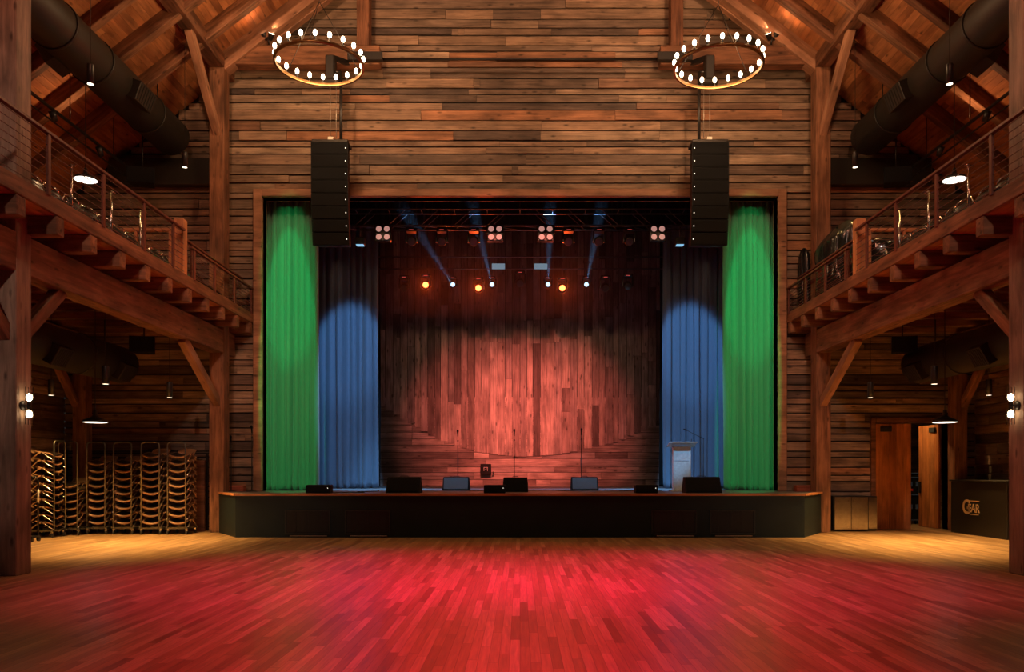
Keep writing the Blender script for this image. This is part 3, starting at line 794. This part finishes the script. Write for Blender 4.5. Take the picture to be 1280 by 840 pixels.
# ------------------------------------------------------------------ stage rigging
def truss(y, x0, x1, z0, z1, label, depth=.4, down=True):
    t = thing('lighting_truss', label, 'truss', (0, y, z0), group='lighting trusses'); h = z1-z0
    for yy in (0, depth):
        for zz in (0, h): MB().tube([(x0,yy,zz),(x1,yy,zz)], .024, 8).build('chord', M['alu'], t)
    mb = MB(); n = int((x1-x0)/.9); d = (x1-x0)/n
    for k in range(n):
        a = x0+k*d
        for yy in (0, depth):
            if a+d/2 < 0: mb.tube([(a,yy,0),(a+d*.55,yy,h)], .011, 6)
            else: mb.tube([(a+d*.45,yy,h),(a+d,yy,0)], .011, 6)
        mb.tube([(a,0,0),(a+d,depth,0)], .01, 6); mb.tube([(a,0,h),(a,depth,h)], .01, 6)
    mb.build('lattice', M['alu'], t)
    for x in (x0+.5, 0, x1-.5): MB().tube([(x,depth/2,h),(x,depth/2,10.58-z0)], .012, 6).build('hang_cable', M['cable'], t)
    return t
truss(21.8, -5.4, 5.4, 8.17, 8.62, 'black box truss across the top of the stage opening', .4)
def pipe(y, z, x0, x1, label):
    t = thing('lighting_bar', label, 'pipe', (0, y, z), group='lighting bars')
    MB().tube([(x0,0,0),(x1,0,0)], .025, 8).build('bar', M['alu'], t)
    for x in (x0+.4, 0, x1-.4): MB().tube([(x,0,0),(x,0,10.58-z)], .008, 6).build('hang_cable', M['cable'], t)
pipe(24.0, 7.90, -4.9, 4.9, 'upper thin lighting bar above the row of moving heads')
pipe(24.3, 7.62, -4.9, 4.9, 'lower thin lighting bar carrying the row of moving heads')

for i, px in enumerate((479, 619, 682, 822)):
    p = P(px, 292, 21.75); t = thing('blinder_light', 'square four-lamp blinder on the front truss, %s from the left' % ORD[i], 'stage light', p, group='four-lamp blinders')
    MB().bbox(-.22, .22, -.06, .10, -.22, .22, .02).build('housing', M['lamp'], t)
    for a in (-1, 1):
        for b_ in (-1, 1):
            m = Matrix.Translation((a*.108, -.06, b_*.108)) @ Matrix.Rotation(R(90), 4, 'X')
            MB().lathe([(0,.004),(.078,.006)], 22, m).build('lamp', E_BLIND, t)
            MB().lathe([(.078,.0),(.095,.0),(.095,.035),(.078,.02)], 22, m).build('lamp_ring', M['black'], t)
    MB().tube([(-.24,0,0),(-.24,0,.2),(0,0,.24),(.24,0,.2),(.24,0,0)], .012, 6).build('yoke', M['iron'], t)
    MB().tube([(0,0,.24),(0,.05,.38 if False else .0+.26)], .02, 6).build('clamp', M['alu'], t)

def moving_head(p, label, lens, tilt=0, pan=0, zbar=None, sc_=1., group='moving head lights', aim=None):
    t = thing('moving_head_light', label, 'stage light', p, group=group)
    k = sc_
    # origin is the lens centre; head hangs below a base
    MB().bbox(-.15*k, .15*k, -.02, .24*k, .24*k, .34*k, .02).build('base', M['lamp'], t)
    for q in (-1, 1): MB().bbox(q*.15*k-.02, q*.15*k+.02, .05*k, .17*k, -.04*k, .27*k, .01).build('yoke_arm', M['lamp'], t)
    m = Matrix.Translation((0,.11*k,0)) @ Matrix.Rotation(R(90+tilt), 4, 'X') @ Matrix.Rotation(R(pan), 4, 'Y')
    MB().lathe([(0,-.16*k),(.08*k,-.15*k),(.125*k,-.08*k),(.125*k,.06*k),(.11*k,.12*k),(.095*k,.12*k)], 24, m).build('head', M['lamp'], t)
    MB().lathe([(0,.115*k),(.095*k if lens not in (E_RED, E_LED) else .088*k,.112*k)], 24, m).build('lens', lens, t)
    MB().tube([(0,.1*k,.34*k),(0,.1*k,(zbar-p[2]) if zbar else .45)], .018, 6).build('clamp', M['alu'], t)
    MB().bbox(-.06*k, .06*k, -.025, -.018, .27*k, .285*k, .002).build('status_light', E_RIM, t)
    return t
GL = plain('dark_glass', (.02,.03,.05), .08)
for i, px in enumerate((514, 552, 592, 711, 749, 787)):
    p = P(px, 300, 21.9); moving_head(p, 'dark moving head light under the front truss, %s from the left' % ORD[i], GL, 25, 0, 8.17, 1.0, 'moving heads under the front truss')
for i, (px, py) in enumerate(((532,356),(598,360),(703,360))):
    p = P(px, py, 24.2); moving_head(p, ['orange-red glowing moving head, leftmost of the three on the rear bar','orange-red glowing moving head, middle of the three on the rear bar','orange-red glowing moving head, rightmost of the three on the rear bar'][i], E_RED, 0, 0, 7.62, 1., 'glowing red moving heads')
for i, (px, py) in enumerate(((566,356),(615,356),(685,356),(733,356))):
    p = P(px, py, 24.2); moving_head(p, 'small moving head shining white, %s from the left on the rear bar' % ORD[i], E_LED, -6, 0, 7.62, .75, 'white shining moving heads')
for i, (px, py) in enumerate(((505,358),(650,352),(757,358),(785,356))):
    p = P(px, py, 24.2); moving_head(p, 'unlit moving head on the rear bar, %s from the left' % ORD[i], GL, 30, 0, 7.62, 1., 'unlit moving heads')
for i, px in enumerate((623, 676)):
    p = P(px, 333, 24.0); t = thing('strobe_panel', ('left','right')[i]+' one of two pale blue grey light panels on the rear bar', 'stage light', p, group='pale strobe panels')
    MB().bbox(-.21, .21, 0, .08, -.1, .1, .01).build('housing', M['lamp'], t)
    MB().box(-.195, .195, -.006, .0, -.085, .085).build('lit_face', E_PANEL, t)
    MB().tube([(0,.04,.1),(0,.04,7.9-p.z)], .015, 6).build('clamp', M['alu'], t)
for s in (-1, 1):
    p = P(450 if s < 0 else 850, 306, 21.8); t = thing('wash_light', 'blue glowing wash light at the %s end of the truss beside the loudspeakers' % side(s), 'stage light', p, group='blue wash lights')
    MB().bbox(-.13, .13, -.08, .14, 0, .2, .02).build('housing', M['lamp'], t)
    MB().box(-.1, .1, -.06, .12, -.012, 0).build('lit_face', E_STRIP, t)
    MB().tube([(0,.03,.2),(0,.03,8.17-p.z)], .015, 6).build('clamp', M['alu'], t)

# ------------------------------------------------------------------ things on the stage
ST = .98
def wedge(x0, x1, y, h, d, label, mat, group='floor monitors'):
    w = x1-x0; t = thing('floor_monitor', label, 'monitor speaker', ((x0+x1)/2, y, ST), group=group)
    prof = [(0,0),(d,0),(d*.8,h),(d*.35,h)]      # (y, z) audience side at y=0
    vs = []; 
    for sx in (-1, 1):
        for (yy, zz) in prof: vs.append((sx*(w/2-(.02 if zz > 0 else 0)), yy, zz))
    mb = MB()._add(vs, [(3,2,1,0),(4,5,6,7),(0,1,5,4),(1,2,6,5),(2,3,7,6),(3,0,4,7)])
    o = mb.build('cabinet', M['pa'], t); md = o.modifiers.new('bev', 'BEVEL'); md.width = .015; md.segments = 2
    sl = MB(); a = math.atan2(h, d*.35); m = Matrix.Translation((0,0,0)) @ Matrix.Rotation(a-R(90), 4, 'X')
    L_ = math.hypot(h, d*.35)
    sl.bbox(-w/2+.04, w/2-.04, -.012, -.001, .04, L_-.04, .004, Matrix.Rotation(-math.atan2(d*.35, h), 4, 'X')); sl.build('grille', mat, t)
    hd = MB().tube([(-w*.12, d*.55, h-.005),(-w*.1, d*.55, h+.02),(w*.1, d*.55, h+.02),(w*.12, d*.55, h-.005)], .01, 6); hd.build('handle', M['rubber'], t)
    return t
wedge(-3.07, -2.28, 18.25, .37, .5, 'large black floor monitor at the front of the stage, left of centre', M['grille'])
wedge(3.78, 4.62, 18.25, .37, .5, 'large black floor monitor in front of the lectern', M['grille'])
wedge(-2.0, -1.30, 20.5, .35, .45, 'pale blue lit floor monitor further back, left of centre', M['monitor'])
wedge(1.31, 2.02, 20.5, .35, .45, 'pale blue lit floor monitor further back, right of centre', M['monitor'])
wedge(-.42, .20, 19.2, .35, .45, 'black floor monitor at the centre of the stage', M['grille'])
for x0, x1, lab, y in ((-.82, -.33, 'low black speaker box on the stage edge just left of centre', 18.1), (2.62, 3.12, 'low black speaker box on the stage edge right of centre', 18.1), (-4.85, -4.3, 'low black speaker box on the stage edge in front of the left curtains', 18.1)):
    w = x1-x0; t = thing('front_fill_speaker', lab, 'speaker', ((x0+x1)/2, y, ST), group='low speaker boxes on the stage edge')
    MB().bbox(-w/2, w/2, 0, .3, 0, .19, .012).build('cabinet', M['pa'], t)
    MB().bbox(-w/2+.02, w/2-.02, -.012, 0, .02, .17, .004).build('grille', M['grille'], t)
    MB().lathe([(0,0),(.009,0)], 8, Matrix.Translation((w/2-.05,-.014,.12)) @ Matrix.Rotation(R(90), 4, 'X')).build('indicator', E_DOT, t)

def mic_stand(x, y, label, h=1.5, base='round', boom=None):
    t = thing('microphone_stand', label, 'microphone stand', (x, y, ST), group='microphone stands')
    MB().lathe([(0,0),(.13,0),(.13,.012),(.03,.03),(0,.03)], 24).build('base', M['iron'], t)
    MB().tube([(0,0,.02),(0,0,h*.6)], .012, 8).build('tube', M['cable'], t)
    if boom:
        MB().tube([(0,0,h*.6),(0,0,h-.2)], .009, 8).build('upper_tube', M['cable'], t)
        MB().tube([(.02,0,h-.22),(boom[0]*.45,-.05,h-.12),(boom[0],-.1,h)], .008, 8).build('boom_arm', M['cable'], t)
        MB().tube([(boom[0],-.1,h),(boom[0]-.08,-.13,h+.02)], .02, 10).build('microphone', M['grille'], t)
    else:
        MB().tube([(0,0,h*.6),(0,0,h-.12)], .009, 8).build('upper_tube', M['cable'], t)
        MB().tube([(0,0,h-.28),(0,0,h-.24)], .02, 8).build('clutch', M['rubber'], t)
        m = Matrix.Translation((0,0,h-.13)) @ Matrix.Rotation(R(15), 4, 'X')
        MB().lathe([(0,-.02),(.014,-.02),(.018,.09),(.026,.11),(.027,.14),(.018,.165),(0,.17)], 14, m).build('microphone', M['grille'], t)
    return t
mic_stand(-1.64, 21.1, 'black straight microphone stand behind the left pale monitor', 1.56)
mic_stand(-.15, 21.1, 'black straight microphone stand at the centre of the stage', 1.58)
mic_stand(1.62, 21.1, 'black straight microphone stand behind the right pale monitor', 1.6)
mic_stand(4.72, 20.6, 'microphone stand with angled boom arm behind the lectern', 1.55, boom=(-.45,))
mic_stand(-7.12, 19.72, 'thin black stand on the left end of the stage beside the post', 1.35)
mic_stand(-6.62, 19.75, 'taller thin black stand by the left edge of the stage opening', 1.6)

t = thing('lectern', 'frosted acrylic lectern standing on the right of the stage', 'lectern', (4.07, 20.1, ST))
MB().bbox(-.30, .30, -.2, .22, 0, .025, .006).build('base', M['acrylic'], t)
MB().bbox(-.2, .2, -.02, .03, .025, 1.12, .008).build('front_panel', M['acrylic'], t)
for q in (-1, 1): MB().bbox(q*.2-.02, q*.2+.02, -.03, .16, .025, 1.12, .006).build('side_panel', M['acrylic'], t)
MB().bbox(-.35, .35, -.22, .22, -.012, .012, .006, Matrix.Translation((0,.02,1.17)) @ Matrix.Rotation(R(-14), 4, 'X')).build('reading_top', M['acrylic'], t)
MB().box(-.19, .19, -.027, -.021, .76, .77).build('seam', M['panelgrey'], t)
MB().tube([(.2,.05,1.2),(.24,0,1.26),(.22,-.1,1.3)], .01, 6).build('gooseneck', M['cable'], t)

t = thing('wall_box', 'small black square box with a pale mark, low on the plank backdrop', 'connection box', (-1.15, 26.97, 1.38))
MB().bbox(-.18, .18, -.12, .0, -.02, .34, .015).build('housing', M['pa'], t)
mb = MB()
mb.tube([(-.06,-.125,.10),(-.06,-.125,.22),(.06,-.125,.22),(.06,-.125,.1)], .008, 6); mb.tube([(-.02,-.125,.14),(.03,-.125,.18)], .008, 6); mb.build('mark', M['white'], t)
MB().bbox(.22, .27, -.06, 0, -.02, .08, .005).build('plug', M['rubber'], t)
for pts, lab in (([(-1.7,20.45),(-1.2,20.2),(-.7,20.6),(-.2,20.9)], 'thin black cable lying on the stage floor left of centre'),
                 ([(1.7,20.4),(1.2,20.2),(.8,20.6),(.2,20.5),(.0,20.9)], 'thin black cable lying on the stage floor right of centre'),
                 ([(2.2,20.9),(2.7,20.3),(3.2,20.7),(3.7,20.4)], 'thin black cable running on the stage floor to the lectern'),
                 ([(-4.3,18.3),(-4.0,18.6),(-3.6,18.5),(-3.9,19.2),(-3.4,19.8)], 'black cable curling beside the left stage edge speaker')):
    q = []
    for k in range(len(pts)-1):
        for i in range(6):
            u = i/6; a, b_ = pts[k], pts[k+1]; w = u*u*(3-2*u); q.append((a[0]+(b_[0]-a[0])*u, a[1]+(b_[1]-a[1])*w, ST+.012))
    tag(MB().tube(q, .011, 6).build('stage_cable', M['cable']), lab, 'cable', 'cables on the stage')

# ------------------------------------------------------------------ left: chair dollies
def make_dolly():
    t = thing('chair_dolly', 'x', 'dolly')
    mb = MB()
    for x in (-.24, .24): mb.bar((x,-.27,.15),(x,.27,.15), .035, .035)
    for y in (-.27, .27, 0): mb.bar((-.26,y,.15),(.26,y,.15), .035, .035)
    mb.build('base_frame', M['cartsteel'], t)
    for x in (-.22, .22):
        for y in (-.24, .24):
            MB().lathe([(0,-.018),(.045,-.018),(.05,0),(.045,.018),(0,.018)], 18, Matrix.Translation((x,y,.05)) @ Matrix.Rotation(R(90), 4, 'Y')).build('caster', M['rubber'], t)
            MB().bbox(x-.028, x+.028, y-.02, y+.02, .085, .135, .003).build('caster_fork', M['chrome'], t)
    H = 2.16; pts = [(-.21,-.285,.15),(-.21,-.285,H-.1)]
    for k in range(5): a = PI-k*PI/8; pts.append((-.21+.08+.08*math.cos(a), -.285, H-.08+.08*math.sin(a)))
    for k in range(5): a = PI/2-k*PI/8; pts.append((.21-.08+.08*math.cos(a), -.285, H-.08+.08*math.sin(a)))
    pts.append((.21,-.285,.15))
    MB().tube(pts, .016, 10).build('handle', M['cartsteel'], t)
    return t
def make_schair():
    t = thing('stacking_chair', 'x', 'chair')
    def shell(u, v):     # seat, concave across, waterfall front (front = -Y)
        x = -.215+.43*u; y = -.24+.40*v
        return (x, y, .175-.055*math.cos((u-.5)*PI)+.05*v-.05*max(0, .2-v)*3)
    s_ = thicken(MB().grid(shell, 12, 8, rnd=0).build('seat', M['shell'], t, fix=False), .028)
    MB().grid(lambda u, v: (shell(u*.86+.07, v*.8+.1)[0], shell(u*.86+.07, v*.8+.1)[1], shell(u*.86+.07, v*.8+.1)[2]+.018), 10, 6).build('seat_pad', M['pad'], t, fix=False)
    def back(u, v):
        x = -.21+.42*u; return (x, .19+.16*v+.05*math.cos((u-.5)*PI), .20+.12*v-.03*(abs(u-.5)*2)**3)
    thicken(MB().grid(back, 12, 5, rnd=0).build('backrest', M['shell'], t, fix=False), .014)
    for sx in (-1, 1):
        X = sx*.245
        MB().tube([(X,-.27,.03),(X,-.24,.05),(X,-.05,.17),(X,0,.19)], .013, 8, radii=[.011,.014,.014,.014]).build('leg', M['chrome'], t)
        MB().tube([(X,0,.19),(X,.06,.17),(X,.22,.05),(X,.25,.03)], .013, 8).build('leg', M['shell'], t)
        MB().bbox(*sorted((X-sx*.04, X+sx*.006)), -.08, .08, .165, .20, .006).build('arm_pad', M['shell'], t)
    return t
dl = make_dolly(); chp = make_schair()
spec = [(225, 18.85, 0, 10, 'rightmost dolly'), (192, 18.85, 0, 10, 'second dolly from the right'), (158, 18.9, 0, 9, 'third dolly from the right'),
        (125, 18.9, 0, 9, 'fourth dolly from the right'), (90, 18.6, 0, 6, 'shortest dolly stack'), (56, 18.0, 90, 10, 'leftmost dolly beside the near post')]
fd = fc = True
for si, (px, y, rz, n, lab) in enumerate(spec):
    d = dl if fd else dup(dl); fd = False
    x = (px-650)*y/1000 - (.0 if rz == 0 else 0)
    d.location = (x, y+.1, 0); d.rotation_euler = (0,0,R(rz+random.uniform(-2,2)))
    d['label'] = 'steel wheeled chair dolly with tall hoop handle, the ' + lab; d['group'] = 'chair dollies'
    if n == 6: d['label'] = 'steel wheeled chair dolly with hoop handle carrying the shortest stack'
    for k in range(n):
        c = chp if fc else dup(chp); fc = False
        c.location = (x+random.uniform(-.008,.008), y+.1+random.uniform(-.01,.01), .145+.173*k); c.rotation_euler = (0,0,R(rz+random.uniform(-2,2)))
        c['label'] = 'curved wooden stacking chair, %s from the bottom on the %s' % (ORD[k], lab); c['group'] = 'chairs stacked on the dollies'
t = thing('hand_truck', 'low black hand truck handle with a white sticker beside the near left post', 'hand truck', (-10.35, 16.95, 0))
MB().tube([(-.2,0,.1),(-.2,0,1.28),(-.14,0,1.36),(.08,0,1.36),(.14,0,1.28),(.14,0,.1)], .018, 10).build('handle', M['iron'], t)
MB().bbox(-.25, .2, -.3, .02, .09, .12, .005).build('platform', M['iron'], t)
MB().tube([(.14,0,.82),(.14,0,1.1)], .024, 10).build('sticker', M['white'], t)
for q in (-.2, .15): 
    for yy in (-.25, 0): MB().lathe([(0,-.02),(.05,-.02),(.05,.02),(0,.02)], 16, Matrix.Translation((q,yy,.05)) @ Matrix.Rotation(R(90), 4, 'Y')).build('wheel', M['rubber'], t)
# low dark rail / rack behind the stacks
o = thing('storage_rack', 'dark open metal rack against the plank wall behind the chair stacks', 'rack', (-9.3, 19.95, 0))
for x in (-2.0, -.9, .3, 1.5, 1.75):
    MB().bar((x,0,0),(x,0,1.95), .04, .04).build('upright', M['iron'], o)
for z in (.1, 1.1, 1.93): MB().bar((-2.0,0,z),(1.75,0,z), .03, .04).build('shelf_rail', M['iron'], o)
t = tag(MB().bbox(-.2, .2, -.05, .05, 0, 1.75, .008).build('leaning_board', M['timber'], None, (-7.98, 19.78, 0)), 'dark reddish board standing against the wall right of the chair stacks', 'board')

# ------------------------------------------------------------------ right: cabinets, doors, bar
t = thing('waste_cabinet', 'black cabinet with two stainless steel doors at the right end of the stage', 'cabinet', (8.15, 19.66, 0), group='steel cabinets')
MB().bbox(-.45, .42, 0, .45, .03, .87, .008).build('body', M['black'], t)
for q in (-1, 1):
    d = MB().bbox(*sorted((0.003*q-.015, q*.41-.015)), -.02, 0, .05, .85, .004).build('door', M['stainless'], t)
    MB().bbox(q*.09-.06 if q > 0 else -.08, q*.09+.02 if q > 0 else -.02, -.03, -.02, .74, .77, .003).build('latch', M['chrome'], d)
t = thing('waste_cabinet', 'second stainless cabinet set slightly back beside the open doorway', 'cabinet', (8.72, 19.8, 0), group='steel cabinets')
MB().bbox(-.13, .12, 0, .3, .03, .86, .008).build('body', M['black'], t)
MB().bbox(-.12, .11, -.02, 0, .05, .84, .004).build('door', M['stainless'], t)

def door_leaf(name, hinge, ang, w, n, label):
    t = thing(name, label, 'door', hinge, ang); t['kind'] = 'structure'
    mb = MB(); k = 5
    for i in range(k): a = w*i/k; mb.bbox(a+.002, a+w/k-.002, -.03, .03, .01, DH-.02, .004)
    mb.build('door_boards', M['door'], t)
    return t
d1 = door_leaf('door_1', (DX0+.01, WY+.08, 0), 0, .93, 1, 'orange wooden door leaf, closed, right of the steel cabinets')
MB().bbox(.14, .42, -.09, -.03, DH-.22, DH-.09, .01).build('door_closer', M['black'], d1)
d2 = door_leaf('door_2', (DX1-.06, WY+.32, 0), R(93), .92, 2, 'golden wooden door leaf standing open into the room beyond')
MB().bbox(.1, .35, .03, .09, DH-.22, DH-.09, .01).build('door_closer', M['black'], d2)
MB().bbox(.80, .86, .03, .08, .9, 1.2, .01).build('door_pull', M['black'], d2)

t = thing('flight_case', 'black road case with metal edges and a red label seen through the doorway', 'case', (10.75, 22.3, 0))
MB().bbox(-.42, .42, 0, .6, .12, 1.42, .012).build('case_body', M['pa'], t)
mb = MB()
for x in (-.42, .42): mb.bar((x,-.005,.12),(x,-.005,1.42), .035, .035)
for z in (.12, .82, 1.3, 1.42): mb.bar((-.42,-.005,z),(.42,-.005,z), .03, .03)
mb.build('edge_trim', M['chrome'], t)
for x in (-.22, .15, .3):
    for z in (.42, 1.05): MB().bbox(x-.035, x+.035, -.03, 0, z, z+.14, .008).build('latch', M['chrome'], t)
MB().box(-.1, .2, -.012, -.004, .93, .99).build('red_label', M['redlabel'], t)
for x in (-.33, .33):
    for y in (.08, .5): MB().lathe([(0,-.02),(.06,-.02),(.06,.02),(0,.02)], 16, Matrix.Translation((x,y,.06)) @ Matrix.Rotation(R(90), 4, 'Y')).build('caster', M['rubber'], t)

bar = thing('bar_counter', 'black fronted portable bar counter by the right wall with a small logo', 'bar', (10.5, 17.25, 0))
MB().bbox(0, .8, 0, 2.25, 0, 1.24, .012).build('bar_body', M['skirt'], bar)
MB().bbox(-.03, .82, -.03, 2.28, 1.24, 1.28, .008).build('bar_top', M['black'], bar)
def text(body, size, loc, rot, mat, parent, name, ext=.003):
    cu = bpy.data.curves.new(name, 'FONT'); cu.body = body; cu.size = size; cu.extrude = ext; cu.align_x = 'CENTER'; cu.offset = size*.02
    tmp = bpy.data.objects.new('tmp', cu); COL.objects.link(tmp); bpy.context.view_layer.update()
    me = bpy.data.meshes.new_from_object(tmp); bpy.data.objects.remove(tmp); me.name = name; me.materials.clear(); me.materials.append(mat)
    o = bpy.data.objects.new(name, me); COL.objects.link(o); o.parent = parent; o.location = loc; o.rotation_euler = rot; return o
rt = (R(90), 0, R(-90))
text('G', .46, (-.006, 1.56, .49), rt, M['logo'], bar, 'logo_letter')
text('EAR', .27, (-.006, 1.26, .53), rt, M['logo'], bar, 'logo_letters')
MB().box(-.006, 0, 1.04, 1.44, .78, .80).build('logo_line', M['logo'], bar); MB().box(-.006, 0, 1.06, 1.42, .47, .49).build('logo_line', M['logo'], bar)

# ------------------------------------------------------------------ house lighting
W = bpy.data.worlds.new('World'); sc.world = W; W.use_nodes = True
bg = W.node_tree.nodes['Background']; bg.inputs[0].default_value = (.40,.42,.44,1); bg.inputs[1].default_value = .05

WARM = (1,.47,.23)
for x in (-5.5, 0, 5.5):
    spot('house_wash', (x*.8, 7.5, 12.2), (x*.9, 20.2, 12.3), 2500, (1,.51,.27), 48, .9, .3)
for s in (-1, 1):
    spot('side_wash', (s*3.5, 4.5, 11.5), (s*8.6, 17.5, 5.8), 1100, (1,.36,.20), 34, .9, .3)
    spot('balcony_foot_wash', (s*3.0, 8.0, 9.5), (s*7.2, 16.5, 4.2), 300, (1,.36,.20), 40, .9, .3)
    for y in (14.8, 17.2):
        spot('clip_uplight', (s*9.3, y, 8.9), (s*9.9, y-.6, 10.0), 26, (1,.5,.22), 130, .9, .06)
# red wash on the dance floor
for x, y, e, b in ((-2.7, 11.2, 3900, .20), (0, 8.4, 3000, .11), (2.7, 11.2, 3900, .20), (0, 12.2, 2900, .11), (0, 5.0, 2400, .11)):
    spot('red_floor_wash', (x*.7, y-1, 12.0), (x, y, 0), e*1.05, (1,0,b), 42, .9, .25)
# stage colours: shuttered front spots
for s in (-1, 1):
    g = spot('green_wash', (s*3.4, 11.0, 8.6), (s*6.03, 20.95, 3.9), 3900, (.0,1,.26), 42, .15, .05); g.scale = (.185, 1, 1)
    g = spot('green_wash', (s*3.4, 11.0, 8.6), (s*6.03, 20.95, 6.35), 2300, (.0,1,.26), 25, .45, .05); g.scale = (.35, 1, 1)
    b = spot('blue_wash', (s*.6, 13.6, 9.8), (s*4.98, 23.1, 2.65), 4300, (.22,.54,1), 33, .2, .05); b.scale = (.42, 1, 1)
    b = spot('blue_wash', (s*.6, 13.6, 9.8), (s*4.95, 23.1, 4.9), 1900, (.22,.54,1), 16, .7, .05); b.scale = (.75, 1, 1)
    spot('post_wash', (s*4.2, -2, 8), (s*7.3, 11.5, 4.5), 1500, (1,.70,.55), 34, .8, .2)
    for x, e in ((1.65, 1700), (3.85, 3600)):
        spot('blue_floor', (s*x, 20.85, 8.1), (s*x, 21.9, .98), e, (.2,.55,1), 30, .8, .05)
for x in (-1.3, 1.3):
    spot('red_drop_wash', (x*.6, 14.2, 10.2), (x*.7, 27, 3.0), 10500, (1,.17,.12), 27, 1, .08)
spot('beyond_light', (9.4, 21.3, 3.4), (10.95, 21.2, 1.2), 120, (1,.62,.25), 90, .6, .05)

# thin theatrical haze hanging under the stage roof
hz = MB().box(-6.3, 6.3, 21.95, 26.7, 5.9, 9.9).build('stage_haze', M['black'])
tag(hz, 'thin haze hanging above the stage around the lights', 'haze', None, 'stuff')
hm = bpy.data.materials.new('haze'); hm.use_nodes = True; nt = hm.node_tree; nt.nodes.clear()
vs_ = nt.nodes.new('ShaderNodeVolumeScatter'); vs_.inputs['Density'].default_value = .014; vs_.inputs['Anisotropy'].default_value = .45
ou = nt.nodes.new('ShaderNodeOutputMaterial'); nt.links.new(vs_.outputs[0], ou.inputs['Volume'])
hz.data.materials.clear(); hz.data.materials.append(hm)
for px, py in ((532,356),(598,360),(703,360)):
    spot('red_lens_light', P(px, py, 24.05), (0,10,3), 130, (1,.09,.015), 150, .8, .05)
for px, tx, ty in ((566,505,262),(615,590,255),(685,688,255),(733,752,255)):
    spot('white_beam', P(px, 356, 24.0), P(tx, ty, 22.0), 3600, (.2,.5,1), 9, .5, .03)

# ------------------------------------------------------------------ camera
cam = bpy.data.cameras.new('Camera'); cam.sensor_width = 36; cam.lens = 36*1000/1280; cam.shift_x = -10/1280; cam.shift_y = 168/1280; cam.clip_end = 200
co = bpy.data.objects.new('Camera', cam); COL.objects.link(co); co.location = (0,0,1.5); co.rotation_euler = (R(90),0,0); sc.camera = co
sc.view_settings.view_transform = 'Standard'; sc.view_settings.look = 'None'; sc.view_settings.gamma = 1; sc.view_settings.use_curve_mapping = False
sc.view_settings.exposure = 0.0
sc.cycles.use_denoising = True
sc.cycles.max_bounces = 6; sc.cycles.diffuse_bounces = 4; sc.cycles.glossy_bounces = 3
sc.cycles.sample_clamp_indirect = 6; sc.cycles.caustics_reflective = False; sc.cycles.caustics_refractive = False
